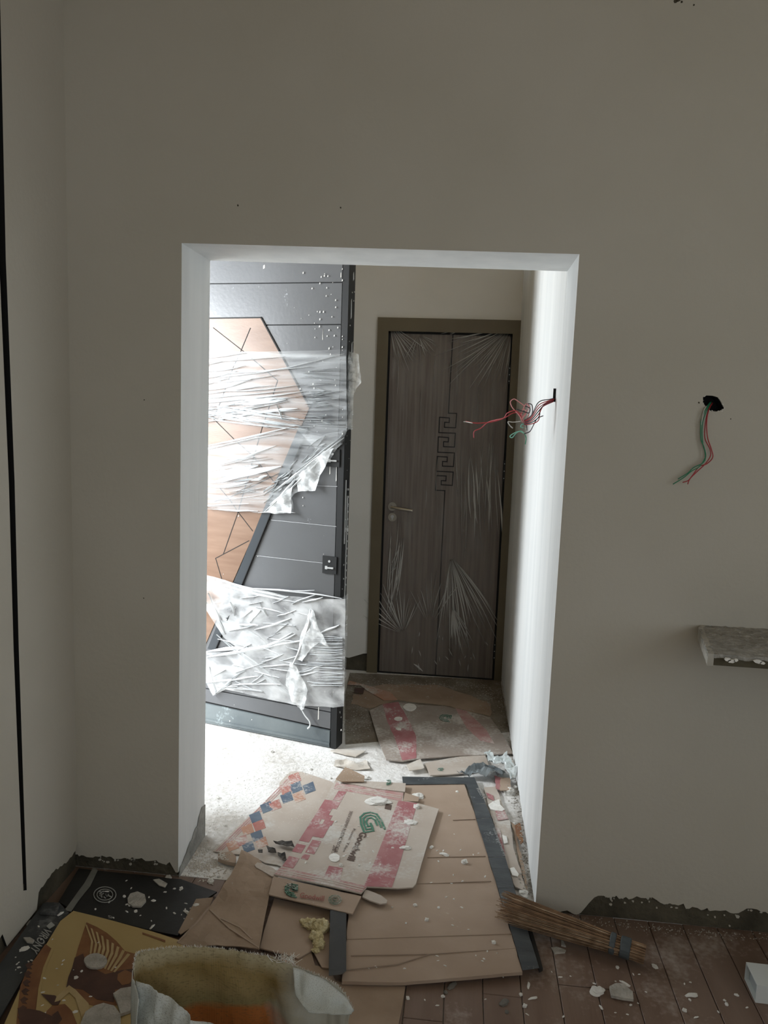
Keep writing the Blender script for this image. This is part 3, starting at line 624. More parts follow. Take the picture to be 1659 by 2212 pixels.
L3 = [(452,1246,620,1290,.012),(455,1256,640,1300,.012),(520,1270,740,1293,.010),(448,1408,560,1400,.020),(450,1420,660,1382,.022),(560,1402,640,1370,.018),(552,1360,630,1335,.014),(580,1398,632,1366,.012),
      (470,1370,640,1510,.008),(490,1385,650,1515,.006),(448,1475,560,1460,.012),(500,1480,610,1478,.010),(455,1440,470,1500,.012),(462,1502,520,1455,.010),(630,1455,700,1436,.012),(640,1460,690,1450,.010),
      (655,1300,700,1290,.010),(690,1368,735,1350,.012),(448,1300,490,1370,.012),(452,1280,480,1340,.012),(500,1300,510,1330,.014),(540,1345,565,1318,.014),(515,1348,560,1350,.012),(560,1300,580,1330,.010),(600,1330,640,1318,.008)]
for k in range(26): y = 1375+k*4.2; L3.append((random.uniform(660, 690), y, 742, y+random.uniform(-2, 5), random.uniform(.0015, .004)))
for k in range(40): x = random.uniform(455, 640); y = random.uniform(1270, 1500); L3.append((x, y, x+random.uniform(20, 70), y+random.uniform(-24, 20), random.uniform(.002, .007)))
folds(L3, W3, 13)
# torn scraps hanging from the wrap
def scrap(px, parent, h, seed, nm='torn_scrap', amp=.018):
    random.seed(seed)
    return planar(nm, LEAF, [lp(x, y, h) for x, y in px], M['wrap_scrap'], parent, .0004, .012, lambda a, b: h+amp*noise.noise(Vector((a*22, b*16, seed))), jag=.002, one_sided=True, smooth=True)
scrap([(640,1030),(672,1005),(700,975),(722,968),(708,1000),(690,1030),(683,1060),(645,1062)], W2, .028, 21)
scrap([(600,1080),(622,1058),(634,1050),(628,1080),(632,1108),(600,1110),(570,1106)], W2, .026, 22)
scrap([(672,1315),(680,1318),(690,1355),(712,1398),(690,1388),(672,1402),(655,1428),(640,1425),(648,1385),(660,1345)], W3, .032, 23)
scrap([(630,1430),(642,1440),(666,1492),(660,1530),(652,1534),(630,1510),(618,1480),(622,1450)], W3, .034, 24)
scrap([(752,758),(776,765),(778,800),(782,825),(766,850),(760,925),(752,930)], W1, -.03, 26, amp=.006)
MB().tube(spline([LEAF.w(*lp(x, y, .03), .03) for x, y in ((652,1530),(660,1545),(670,1558),(671,1568),(666,1574))], 4), .004, 6).tube(spline([LEAF.w(*lp(x, y, .03), .03) for x, y in ((672,1316),(668,1350),(650,1400),(632,1440))], 4), .005, 6).build('twisted_tail', M['wrap_fold'], W3)
random.seed(41)

# ================================================================ WIRES
def wires(root, specs, r=.0016):
    for m_, pts in specs: MB().tube(spline(pts, 6), r, 6).build('wire', M[m_], root, smooth=True)
p0 = at(1533, 880, 1, 0)
w1 = empty('hanging_wires', p0, 'red and green wires hanging from the dark hole in the right wall', 'wires')
def wv(pts): return [at(x, y, 1, -d) for x, y, d in pts]
wires(w1, [('wgreen', wv([(1536,868,-.03),(1528,880,.004),(1517,905,.012),(1515,925,.012),(1516,950,.012),(1522,965,.015),(1526,985,.015),(1520,1000,.02),(1500,1010,.02),(1487,1022,.02),(1466,1035,.02)])),
           ('wgreen', wv([(1538,868,-.03),(1530,882,.006),(1520,910,.010),(1518,935,.014),(1520,960,.010),(1524,975,.012),(1524,990,.016),(1512,1008,.022),(1495,1018,.022),(1478,1032,.022),(1455,1046,.02)])),
           ('wred', wv([(1540,870,-.03),(1532,884,.008),(1526,910,.014),(1524,945,.014),(1535,970,.018),(1536,985,.018),(1525,1002,.024),(1508,1018,.024),(1492,1034,.024),(1487,1046,.024)])),
           ('wred', wv([(1541,870,-.03),(1533,884,.010),(1528,912,.016),(1530,945,.016),(1538,970,.020),(1541,988,.020),(1528,1002,.018),(1512,1008,.02),(1498,1026,.026),(1488,1038,.026),(1476,1042,.026)])),
           ('wwhite', wv([(1536,872,-.02),(1524,882,.008),(1519,900,.014),(1516,918,.012)]))])
s0 = at(1197, 858, 0, .306)
w2 = empty('wire_bunch', s0, 'long tangled red, green and black wires springing from the white passage wall', 'wires')
MB().box((.3045, s0.y-.0035, s0.z-.016), (.316, s0.y+.0035, s0.z+.030)).build('wall_slot', M['black'], w2)
def wy(pts): return [at(x, y, 1, s0.y+d) for x, y, d in pts]
S = [(1202,862,0)]
kn = (1132, 910)
spec = []
for k in range(7):
    o = (k-3)*3.2; spec.append((('wblack', 'wred', 'wred', 'wblack', 'wred', 'wblack', 'wred')[k], wy([(1200,860+k,0),(1180-o,872+o,-.02),(1165,888+o*2,-.03),(1150,906+o,-.02),(1134,913+o*.5,.0)])))
spec += [('wpink', wy([(1136,914,0),(1122,896,.0),(1108,880,.01),(1104,868,.01),(1112,862,.01),(1122,868,.01),(1136,878,.01)])),
         ('wpink', wy([(1134,914,0),(1128,895,.0),(1134,878,.02),(1140,872,.02),(1142,884,.01),(1130,900,.0)])), ('wpink', wy([(1130,912,0),(1126,900,.0),(1132,884,.03),(1138,892,.02),(1128,906,.0)])),
         ('wpink', wy([(1140,872,.02),(1146,880,.02),(1143,898,.01),(1134,912,.0)])),
         ('wblack', wy([(1138,872,.02),(1150,874,.02),(1152,888,.01),(1150,896,.01)])), ('wblack', wy([(1136,877,.0),(1146,882,.0),(1144,892,.0),(1136,890,.0),(1118,884,.0)])),
         ('wred', wy([(1134,912,0),(1118,888,.0),(1098,892,.02),(1088,904,.04),(1060,912,.08),(1030,914,.1),(1008,910,.12)])),
         ('wred', wy([(1130,893,0),(1110,892,.02),(1090,903,.03),(1058,911,.08),(1040,925,.1),(1026,932,.11),(1025,946,.11)])),
         ('wwhite', wy([(1126,910,0),(1110,912,.0),(1099,911,.0),(1102,918,.0),(1109,925,.0)])),
         ('wwhite', wy([(1022,914,.1),(1008,911,.12),(1003,911,.12)])),
         ('wmint', wy([(1134,936,0),(1122,932,.0),(1108,938,.0),(1103,943,.0),(1108,945,.0),(1116,936,.0),(1126,931,.01),(1134,936,.0)])),
         ('wmint', wy([(1138,920,0),(1130,916,.0),(1126,922,.0),(1132,924,.0)])), ('wgreen', wy([(1134,936,0),(1138,946,.0),(1136,960,.0)])),
         ('wblack', wy([(1134,937,0),(1146,932,-.01),(1154,918,-.02),(1162,904,-.02),(1175,898,-.02)])), ('wblack', wy([(1136,912,0),(1139,920,0),(1140,930,0)])), ('wblack', wy([(1133,972,.0),(1136,978,.0),(1138,982,.0)]))]
wires(w2, spec[:-1], .0017)
# mortar shelf stub on the right part of the front wall
zs_ = .998; sh = empty('mortar_ledge', (.95, -.1, zs_-.03), 'rough grey mortar ledge sticking out of the right wall', 'ledge')
pol = [(at(1516,1347,1,-.001).x, .0), at(1510,1357,2,zs_).xy[:], at(1519,1380,2,zs_).xy[:], at(1531,1412,2,zs_).xy[:], (1.35, -.32), (1.35, .0)]
planar('mortar_top', GROUND, [tuple(p) for p in pol], M['conc'], sh, .010, .012, lambda a, b: .005*noise.noise(Vector((a*60, b*60, 1)))+.003*noise.noise(Vector((a*150, b*150, 4))), top=zs_, jag=.002)
pol2 = [(p[0]+.012, p[1]+(.004 if p[1] < -.01 else 0)) for p in pol]
planar('board', GROUND, pol2, M['slabside'], sh, .022, .03, None, top=zs_-.010)
planar('end_plaster', GROUND, [(pol[0][0], 0), pol[1], pol[2], pol[3], (pol[3][0]+.016, pol[3][1]), (pol[2][0]+.014, pol[2][1]), (pol[1][0]+.014, pol[1][1]), (pol[0][0]+.014, 0)], M['plaster_edge'], sh, .034, .012, lambda a, b: .003*noise.noise(Vector((a*60, b*60, 9))), top=zs_+.001)
mb = MB()
for (x, y, r) in ((1573,1425,.008),(1581,1428,.010),(1590,1426,.007),(1638,1428,.010),(1648,1432,.008)):
    p = at(x, y, 1, -.318); mb.prism(Frame((0, -.316, 0), (1, 0, 0), (0, 0, 1)), [(p.x+r*random.uniform(.6, 1.5)*math.cos(q), p.z+r*random.uniform(.4, .8)*math.sin(q)) for q in (0, 1, 2, 3, 4, 5)], 0, .006)
mb.build('plaster_drips', M['plaster'], sh)['kind'] = 'stuff'

# ================================================================ FLOOR COVERINGS
def R_(px, ox, oy, s): return [(ox+x/s, oy+y/s) for x, y in px]
S5 = 3.318
# --- left corner
A1 = wave(.003, 7, 1)
bc = sheet('black_carton', [(128,1948),(150,1912),(172,1876),(205,1880),(300,1888),(370,1898),(392,1899),(470,1926),(440,1945),(412,1985),(386,2020),(330,2010),(250,1990),(160,1968)], .012, M['blackboard'], 'flattened black carton with a round pale stamp lying in the left corner', 'carton', .005, A1)
band('tape_strip', bc, [(203,1874),(213,1880),(196,1915),(170,1948),(155,1970),(140,1968),(158,1944),(184,1908)], .014, M['dullpvc'], A1, lift=.001, label='dull grey tape strip')
cx, cy = 228, 1934
ring = lambda r: [(cx+r*math.cos(t*.2618), cy+r*.70*math.sin(t*.2618)) for t in range(24)]
for r0 in (24, 17):
    P1 = GROUND.pxs(ring(r0), .013); mbx = MB(); mbx.line(GROUND, P1+[P1[0]], .0022, .0145, .0165); mbx.build('stamp_ring', M['whiteink'], bc)
mbx = MB()
for k in range(16):
    t = random.random()*6.28; r = random.uniform(2, 13); a = GROUND.px(cx+r*math.cos(t), cy+r*.7*math.sin(t), .013); b = GROUND.px(cx+r*math.cos(t)+random.uniform(-6, 6), cy+r*.7*math.sin(t)+random.uniform(-5, 5), .013)
    mbx.line(GROUND, [a, b], .0028, .0145, .0163)
mbx.build('stamp_mark', M['whiteink'], bc)
text('6', bc, (248,1982), (236,1977), (244,1987), .013, M['whiteink'], A1)
kf0 = sheet('kraft_flap', [(425,1942),(462,1938),(452,1964),(420,2000),(392,2018),(386,2014),(405,1978)], .020, M['kraft_dark'], 'small dark brown flap tucked under the crumpled kraft sheet by the black carton', 'cardboard', .003, wave(.002, 9, 3))
lf = wave(.004, 6, 8)
lg = sheet('charcoal_carton', [(95,1950),(132,1952),(150,1972),(120,2010),(78,2068),(38,2135),(0,2200),(-40,2290),(-110,2290),(-60,2180),(0,2083),(45,2020)], .024, M['charcoal'], 'long charcoal carton flap with white lettering along the left wall', 'carton', .006, lf)
text('VIRONY', lg, (98,2004), (66,2054), (113,2014), .026, M['whiteink'], lf, lift=.002, bold=.012)
MB().prism(Frame((0, 0, .026), (1, 0, 0), (0, 1, 0)), GROUND.pxs([(102,2002),(112,1993),(120,2000),(108,2008)], .026), .001, .003).build('emblem', M['whiteink'], lg)
cf = wave(.003, 9, 6)
sheet('carton_corner', [(95,1952),(102,1948),(131,1950),(124,1972),(88,1970)], .034, M['charcoal'], 'folded charcoal carton corner standing against the left wall base', 'carton', .008, cf, .02)
# --- ochre picture carton
yf = wave(.004, 4, 12)
yz = .038
oc = sheet('ochre_carton', [(132,1990),(160,1968),(250,1990),(330,2012),(386,2030),(430,2060),(500,2120),(520,2300),(-60,2300),(0,2235),(42,2140),(76,2080)], yz, M['ochre'], 'ochre picture carton printed with brown classical ornaments, front left', 'carton', .006, yf)
def oy(n_, px, m_, lift, jag=0.0): return band(n_, oc, [(x/S5, 1780+y/S5) for x, y in px], yz, M[m_], yf, jag, lift)
oy('printed_band', [(330,860),(385,900),(300,1080),(270,1250),(250,1440),(120,1440),(150,1160),(200,1040)], 'sienna', .0008)
oy('printed_edge', [(372,895),(392,900),(330,1040),(300,1180),(275,1420),(255,1420),(280,1180),(315,1030)], 'ochre', .0016)
for k in range(7):
    y = 1010+k*62; x = 215-k*9
    oy('printed_leaf', [(x-30, y), (x, y-22), (x+28, y-4), (x+6, y+10), (x+20, y+30), (x-14, y+26)], 'umber', .0014, .001)
oy('printed_figure', [(560,900),(600,780),(625,708),(700,740),(770,780),(840,840),(900,910),(985,935),(1010,1000),(990,1280),(870,1300),(700,1310),(560,1270),(480,1170),(520,1060)], 'sienna', .0009)
oy('printed_shadow', [(540,960),(600,930),(630,1010),(760,1080),(880,1050),(960,1040),(970,1170),(830,1190),(820,1280),(700,1260),(600,1190),(480,1170)], 'umber', .0014, .002)
for k in range(9):      # fluted fan: curved ribs fanning up and to the right
    x0, y0 = 640+k*22, 1000+k*8; x1, y1 = 615+k*38, 722+k*26
    mx_, my_ = (x0+x1)/2+30-k*2, (y0+y1)/2-20
    w = 8+k*.6
    oy('printed_rib', [(x0, y0), (mx_, my_), (x1, y1), (x1+w+6, y1+8), (mx_+w+8, my_+6), (x0+w, y0+4)], 'cream', .0019)
oy('printed_column', [(500,1160),(545,1190),(640,1290),(650,1400),(600,1420),(545,1250),(500,1210),(430,1270),(395,1280),(410,1240)], 'cream', .0022, .001)
oy('printed_figure', [(300,1220),(400,1232),(440,1270),(420,1300),(380,1300),(340,1260)], 'umber', .0022, .001)
oy('printed_figure', [(380,1300),(470,1290),(520,1340),(560,1440),(520,1560),(340,1560),(300,1440),(340,1340)], 'sienna', .0012, .002)
oy('printed_shadow', [(420,1340),(450,1400),(420,1440),(370,1430),(380,1370)], 'umber', .0018, .001)
oy('printed_shadow', [(130,1320),(290,1340),(380,1380),(370,1440),(250,1440),(150,1440)], 'umber', .0020, .002)
oy('printed_rose', [(850,1080),(900,1050),(950,1070),(965,1110),(930,1150),(880,1160),(845,1120)], 'sienna', .0020, .001)
oy('printed_line', [(1025,778),(1190,835),(1190,850),(1025,790)], 'sienna', .0012)
# --- passage cartons
Ef = wave(.002, 6, 21)
dz_ = .006
di = sheet('diamond_carton', [(462,1839),(500,1800),(560,1744),(603,1707),(606,1690),(629,1666),(652,1667),(716,1688),(735,1700),(740,1800),(680,1890),(640,1885),(600,1868),(575,1864),(540,1846),(505,1845)], dz_, M['greyboard'], 'dusty flattened carton printed with red and blue diamonds, left in the passage', 'carton', .003, Ef)
dq = [(790,668,'diared'),(728,745,'diared'),(800,733,'diablue'),(893,738,'diablue'),(733,805,'diablue'),(822,800,'diaorange'),(650,860,'diared'),(588,875,'diablue'),(510,945,'diablue'),(535,1005,'diared'),(452,1035,'diaorange'),(520,1080,'diablue'),(412,1113,'diared'),(552,1130,'diaorange'),(458,1160,'diablue'),(345,1150,'diaorange')]
for x, y, m_ in dq:
    s = 1.0; band('printed_diamond', di, [(400+(x+a)/S5, 1480+(y+b)/S5) for a, b in ((-48,-15),(28,-45),(48,18),(-25,45))], dz_, M[m_], Ef, lift=.0007, step=.06)
for k in range(3):
    band('printed_line', di, [(468+k*6, 1838-k*1), (632+k*4, 1672+k*2), (634+k*4, 1673+k*2), (470+k*6, 1839-k*1)], dz_, M['redprint2'], Ef, lift=.0006, step=.06)
Gf = lambda a, b: .004*noise.noise(Vector((a*2.5, b*2.5, 31)))+.0012*max(0, math.sin(b*24+a*2))*(1 if b < .12 else .3)
gz = .020
kc = sheet('kraft_carton', [(800,1700),(879,1694),(1004,1694),(1022,1745),(1045,1815),(1077,1923),(1093,1976),(1130,2101),(1090,2104),(1000,2112),(873,2122),(740,2120),(748,2060),(752,2000),(760,1900),(785,1780)], gz, M['kraft'], 'large plain kraft carton laid flat through the doorway', 'carton', .010, Gf, .03, jag=.0015)
band('edge_strip', kc, [(870,1679),(1003,1681),(1010,1695),(872,1696)], gz, M['slate'], Gf, lift=.004, label='slate grey strip across the far end')
sp = [((1003,1680),(1026,1681)),((1023,1740),(1050,1738)),((1030,1771),(1063,1770)),((1056,1854),(1093,1854)),((1077,1922),(1112,1920)),((1100,1997),(1136,1998)),((1130,2101),(1166,2096))]
for (a, b), (c, d) in zip(sp, sp[1:]): band('edge_strip', kc, [a, b, (d[0], d[1]-1), (c[0], c[1]-1)], gz, M['slate'], Gf, lift=.004, label='slate grey board edging along the right side')
sheet('side_wall', [(1166,2096),(1174,2092),(1145,1990),(1140,1996)], gz-.004, M['blackboard'], None, None, .010, Gf, parent=kc)
band('edge_tab', kc, R_([(1110,495),(1225,505),(1225,935),(1190,960),(1100,970)], 380, 1820, S5), gz+.008, M['charcoal'], Gf, lift=.006, label='charcoal edge strip at the near left corner')
for l in (((752,2031),(1113,2019)),((760,2066),(930,2063)),((930,2063),(1125,2050)),((740,2098),(860,2085)),((860,2085),(930,2063)),((880,1912),(1062,1905)),((925,1854),(1050,1851)),((980,1773),(1028,1771))):
    m_ = MB().line(GROUND, [GROUND.px(*l[0], gz), GROUND.px(*l[1], gz)], .0016, gz+.001, gz+.0038); m_.build('crease', M['kraft_crease_shade'], kc)
text('AGILITY', kc, (1030,1705), (1045,1728), (1037,1700), gz+.004, M['whiteink'], Gf, lift=.0016)
text('handle with care keep dry', kc, (1066,1790), (1090,1850), (1071,1788), gz+.004, M['whiteink'], Gf, lift=.0016)
# --- the pink and red printed carton on top
Pf = lambda a, b: .012*math.exp(-((b+.05)/.10)**2)+.0022*noise.noise(Vector((a*5, b*5, 40)))
pz = .034
gc = empty('red_printed_carton', GROUND.w(*GROUND.px(770, 1810, pz), pz-.005), 'pink and red printed tile carton with green logo, opened flat in the doorway', 'carton')
mainp = [(727,1683),(745,1688),(873,1712),(872,1729),(905,1735),(949,1747),(930,1805),(912,1865),(900,1912),(893,1922),(860,1925),(794,1922),(781,1937),(593,1894),(608,1875),(650,1817),(676,1776),(701,1735),(716,1702)]
poly = GROUND.pxs(mainp, pz); planar('main_panel', GROUND, poly, M['greyboard'], gc, .004, .03, Pf, top=pz); TOPS.append((poly, Pf, pz))
def g_(nm, px, m_, lift=.0008, jag=0): return band(nm, gc, px, pz, M[m_], Pf, jag, lift)
g_('red_band', [(862,1730),(903,1735),(848,1923),(787,1921)], 'redprint')
g_('red_band', [(608,1875),(795,1921),(781,1936),(594,1893)], 'redprint2')
g_('red_band', [(728,1690),(873,1713),(868,1731),(722,1704)], 'redprint2')
for q in (.3, .6): g_('pale_line', [(606-12*q+3, 1876+16*q), (792-12*q, 1921+14*q), (791-12*q, 1923+14*q), (605-12*q+3, 1878+16*q)], 'greyboard', .0014)
for q in (.3, .6): g_('pale_line', [(730-5*q, 1693+10*q), (870-4*q, 1716+12*q), (870-4*q, 1717.6+12*q), (730-5*q, 1694.6+10*q)], 'greyboard', .0014)
TL, TR, BL, BR = (717,1706), (770,1713), (611,1873), (680,1889)
def bi(u, v): return (TL[0]*(1-u)*(1-v)+TR[0]*u*(1-v)+BL[0]*(1-u)*v+BR[0]*u*v, TL[1]*(1-u)*(1-v)+TR[1]*u*(1-v)+BL[1]*(1-u)*v+BR[1]*u*v)
for (u0, u1, v0, v1) in ((0.0,.45,.13,.30),(.30,.62,.0,.12),(.30,.62,.13,.22),(0,.30,.30,.42),(.30,.60,.30,.36),(0.0,.70,.42,.58),(.42,.75,.36,.42),(0,.30,.70,.80),(0.0,.34,.86,1.0),(.40,.70,.62,.78),(.0,.34,.58,.66),(.38,.60,.80,.86)):
    g_('red_block', [bi(u0, v0), bi(u1, v0), bi(u1, v1), bi(u0, v1)], 'redprint')
g_('red_block', [(712,1871),(742,1876),(736,1906),(700,1900)], 'redprint')
def logo(root, c, ux, uy, z, hf, m_=M['greenprint'], sgn=1):
    """nested rounded G mark: ux, uy half-axes in pixels"""
    mb2 = MB()
    for s in (1.0, .72, .44):
        pts = []
        arc = [(.9, -1), (0, -1), (-.7, -.8), (-1, -.3), (-1, .3), (-.7, .8), (0, 1), (.9, 1), (.9, .1), (.15, .1)] if s > .5 else [(.9, -1), (-.3, -1), (-1, -.4), (-1, .4), (-.3, 1), (.8, 1), (.8, .1)]
        for a, b in arc: pts.append(GROUND.px(c[0]+ux[0]*a*s+uy[0]*b*s, c[1]+ux[1]*a*s+uy[1]*b*s, z))
        for p, q in zip(pts, pts[1:]):
            i0 = hf((p[0]+q[0])/2, (p[1]+q[1])/2); mb2.line(GROUND, [p, q], .0075*abs(math.hypot(*ux))/22, z+i0+.0008, z+i0+.0022)
    mb2.build('printed_logo', m_, root)
logo(gc, (803,1777), (8,20), (-22,4), pz, Pf)
text('Goodwill', gc, (781,1797), (751,1858), (795,1800), pz, M['inkprint'], Pf, bold=.03)
text('Rustic Tiles', gc, (765,1790), (742,1840), (770,1791), pz, M['inkprint'], Pf)
text('300X300MM RUSTIC FLOOR', gc, (757,1752), (722,1842), (764,1753), pz, M['inkprint'], Pf)
text('200.50', gc, (722,1826), (716,1848), (730,1829), pz, M['inkprint'], Pf)
g_('pale_stamp', [(835,1737),(848,1740),(846,1751),(832,1748)], 'inkprint', .0009)
# flaps, each a board of its own bent along its crease
def flap(nm, px, z, m_, hf=None, label=None):
    o = planar(nm, GROUND, GROUND.pxs(px, z), m_, gc, .004, .02, hf or (lambda a, b: .001*noise.noise(Vector((a*20, b*20, 5)))), top=z)
    TOPS.append((GROUND.pxs(px, z), hf, z))
    if label: o['label'] = label
    return o
flap('near_flap', [(591,1896),(593,1893),(782,1936),(763,1974),(720,1964),(650,1948),(582,1932)], pz+.006, M['kraft'], label='kraft coloured near flap with green logo and dark lettering')
ff0 = lambda a, b: .001
nz = pz+.007
logo(gc, (631,1924), (13,3), (1,-13), nz, ff0)
text('Goodwill', gc, (648,1940), (701,1948), (650,1929), nz, M['redink'], ff0, bold=.012)
mb2 = MB()
for r in (10, 7, 3):
    P1 = [GROUND.px(725+1.35*r*math.cos(t*.52), 1945+1.0*r*math.sin(t*.52), nz) for t in range(13)]; mb2.line(GROUND, P1, .0022, nz+.002, nz+.0032)
mb2.build('round_stamp', M['greenprint'], gc)
flap('side_tab', [(608,1888),(600,1893),(590,1893),(570,1882),(554,1873),(552,1868),(557,1863),(568,1865),(590,1874)], pz+.004, M['greyboard'])
flap('side_tab', [(790,1922),(797,1923),(825,1934),(838,1944),(836,1950),(822,1952),(800,1945),(784,1937)], pz+.004, M['greyboard'])
flap('far_flap', [(738,1688),(747,1680),(790,1687),(878,1692),(876,1710),(810,1703)], pz+.004, M['greyboard'])
logo(gc, (841,1691), (-5,1), (0,5), pz+.005, ff0)
flap('bent_flap', [(727,1682),(738,1668),(747,1657),(768,1666),(789,1676),(788,1688),(740,1688)], pz+.012, M['kraft_dark'])
flap('far_tab', [(876,1712),(907,1722),(905,1731),(872,1730)], pz+.001, M['kraft'])
# --- kraft sheets left of it
Kf = lambda a, b: .020*max(0, noise.noise(Vector((a*7, b*7, 61))))+.008*abs(noise.noise(Vector((a*18, b*18, 3))))
kz = .030
ck = sheet('crumpled_kraft_sheet', [(523,1836),(560,1856),(591,1893),(583,1935),(572,1990),(561,2052),(520,2048),(470,2046),(420,2055),(383,2042),(420,2000),(452,1962),(479,1925),(500,1890),(515,1859)], kz, M['kraft_dark'], 'crumpled kraft sheet with a folded pointed tip beside the left jamb', 'cardboard', .003, Kf, .022)
for l in ([(456,1968),(500,2010),(560,2050)],[(456,1968),(478,1985),(520,2005),(545,2030)],[(452,1965),(420,2005),(386,2040)]):
    P1 = [GROUND.px(x, y, kz) for x, y in l]
    mb2 = MB()
    for p, q in zip(P1, P1[1:]): h = kz+max(Kf(*p), Kf(*q)); mb2.line(GROUND, [p, q], .004, h-.006, h+.001)
    mb2.build('fold_line', M['kraft'], ck)
sheet('kraft_offcut', R_([(710,400),(900,440),(1108,480),(1100,900),(1050,895),(985,770),(880,830),(790,800),(605,755),(640,620)], 380, 1820, S5), .012, M['kraft'], 'kraft offcut under the printed flap, holding the yellow foam lump', 'cardboard', .004, wave(.002, 8, 33))
sheet('kraft_patch', R_([(790,720),(960,720),(1000,880),(1100,900),(1150,990),(1230,1010),(1240,1260),(700,1100),(760,810)], 380, 1820, S5), .007, M['kraft_dark'], 'dark kraft patch between the offcut and the sack', 'cardboard', .003, wave(.001, 8, 35))
sheet('brown_offcut', [(751,2121),(800,2126),(877,2131),(870,2175),(862,2212),(850,2290),(700,2290),(720,2200)], .006, M['kraft_dark'], 'dull brown cardboard square at the bottom, right of the sack', 'cardboard', .004, wave(.001, 8, 36))
kl = sheet('carton_edge_scrap', R_([(240,1205),(330,1190),(370,1225),(365,1275),(300,1262),(240,1240)], 400, 1480, S5), .022, M['kraft'], 'small folded kraft strip poking out under the diamond carton', 'cardboard', .014, None, .02)
# --- far cartons
Hf = wave(.003, 4, 51)
rc = sheet('rear_red_carton', R_([(65,180),(160,135),(270,120),(420,140),(600,150),(760,185),(930,230),(1030,370),(1095,487),(960,495),(700,505),(430,525),(300,545),(185,532),(130,400)], 780, 1480, S5),   .016, M['rear_board'], 'dusty carton with faded red bands before the inner door', 'carton', .005, Hf)
def rcb(px, m_, lift=.0008, jag=.002): band('red_band', rc, R_(px, 780, 1480, S5), .016, M[m_], Hf, jag, lift)
rcb([(160,135),(270,120),(345,250),(400,370),(400,525),(300,540),(250,390),(190,250)], 'redprint'); rcb([(680,165),(760,185),(900,320),(960,420),(860,400),(760,310)], 'redprint2')
logo(rc, (964,1551), (12,2), (2,-7), .017, Hf)
rc2 = sheet('pale_low_carton', R_([(462,560),(640,520),(890,488),(925,590),(830,610),(740,630),(620,642),(500,647)], 780, 1480, S5), .012, M['greyboard'], 'pale dusty carton flap in the light beside the black plastic', 'carton', .005, wave(.003, 5, 52))
logo(rc2, (953,1663), (6,0), (0,-3), .013, wave(.003, 5, 52))
sheet('small_tab', R_([(330,570),(430,527),(458,590),(440,600),(350,612)], 780, 1480, S5), .020, M['paper'], 'small curled cardboard tab between the two rear cartons', 'cardboard', .003, None, .02)
sheet('shadow_board', [(748,1607),(747,1500),(757,1453),(900,1460),(1083,1470),(1094,1540),(1102,1580),(1000,1590),(850,1598)], .004, M['shade_board'], 'wide dust covered brown board between the open door and the inner door', 'cardboard', .003, None, .05)  # added dark sheet, simulating the leaf's shadow edge on the floor
sheet('back_brown_board', [(760,1520),(770,1490),(830,1478),(950,1480),(1010,1500),(1062,1520),(1060,1547),(960,1523),(860,1512),(800,1530)], .006, M['kraft_dark'], 'brown board scraps lying in front of the inner door', 'cardboard', .004, wave(.002, 6, 54), jag=.008)
bd = sheet('red_board_scrap', [(752,1478),(780,1480),(795,1492),(830,1512),(860,1511),(845,1495),(800,1482),(756,1470)], .011, M['diaorange'], 'orange red printed scrap beside the inner door frame', 'cardboard', .003, None)
band('printed_diamond', bd, [(768,1486),(789,1486),(786,1498),(766,1497)], .012, M['umber'], None, lift=.001)
sheet('door_edge_board', [(715,1622),(728,1618),(792,1622),(770,1634),(750,1631)], .010, M['paper'], 'thin pale board tip at the foot of the open security door', 'cardboard', .004, wave(.004, 9, 55), .02)
sheet('paper_scrap', R_([(1070,570),(1080,540),(1160,530),(1230,560),(1300,530),(1330,600),(1230,600),(1140,590)], 400, 1480, S5), .010, M['paper'], 'torn paper scrap in the bright patch of the passage floor', 'paper', .003, wave(.012, 22, 56), .012, jag=.002)
# charred bits
CH = {'charred paper curl': 'right edge', 'charred paper scrap': 'middle', 'small black charred flake': 'left end', 'charred paper fragment': 'lower edge'}
for px, lb in (([(640,1125),(700,1112),(770,1130),(790,1160),(700,1150)], 'charred paper curl'), ([(590,1150),(650,1170),(660,1195),(600,1190)], 'charred paper scrap'), ([(530,1180),(560,1180),(560,1200),(530,1205)], 'small black charred flake'), ([(670,1195),(720,1205),(740,1250),(700,1245)], 'charred paper fragment')):
    sheet('charred_scrap', R_([(px[0][0]-4, px[0][1])]+px[1:], 400, 1480, S5), .020, M['char'], lb+' on the diamond carton, at its '+CH[lb], 'scrap', .002, wave(.014, 40, px[0][0] % 50), .012, jag=.003)
# --- right side of the passage: scraps along the wall
def rs(nm, px, z, m_, lb, cat='cardboard', th=.004, hf=None, jag=.002): return sheet(nm, R_(px, 780, 1480, S5), z, M[m_], lb, cat, th, hf or wave(.004, 12, z*900), .02, jag)
rr = rs('red_strip_carton', [(885,735),(970,725),(1010,830),(1075,980),(1100,1180),(1140,1300),(1190,1480),(1110,1440),(1050,1280),(1000,1100),(940,940)], .014, 'greyboard', 'narrow red printed carton strip between the slate edging and passage wall', 'carton')
for q in ([(900,770),(950,790),(960,830),(915,810)], [(960,880),(1030,900),(1060,960),(985,970)], [(960,1010),(1000,1040),(1040,1220),(1000,1130)]): band('red_print', rr, R_(q, 780, 1480, S5), .015, M['redprint'], wave(.004, 12, .014*900), lift=.002)
rs('brown_strip', [(1075,975),(1100,1040),(1125,1190),(1190,1480),(1210,1500),(1180,1330),(1125,1110),(1110,1000)], .010, 'kraft_dark', 'long torn brown cardboard strip lying against the passage wall')
rs('curled_brown_scrap', [(1105,1005),(1145,985),(1160,1060),(1168,1120),(1150,1140),(1115,1060)], .035, 'sienna', 'curled rusty brown scrap leaning at the passage wall', 'scrap')
rs('brown_square', [(1005,660),(1075,665),(1080,750),(1000,755)], .022, 'kraft', 'small kraft square beside the black plastic bag')
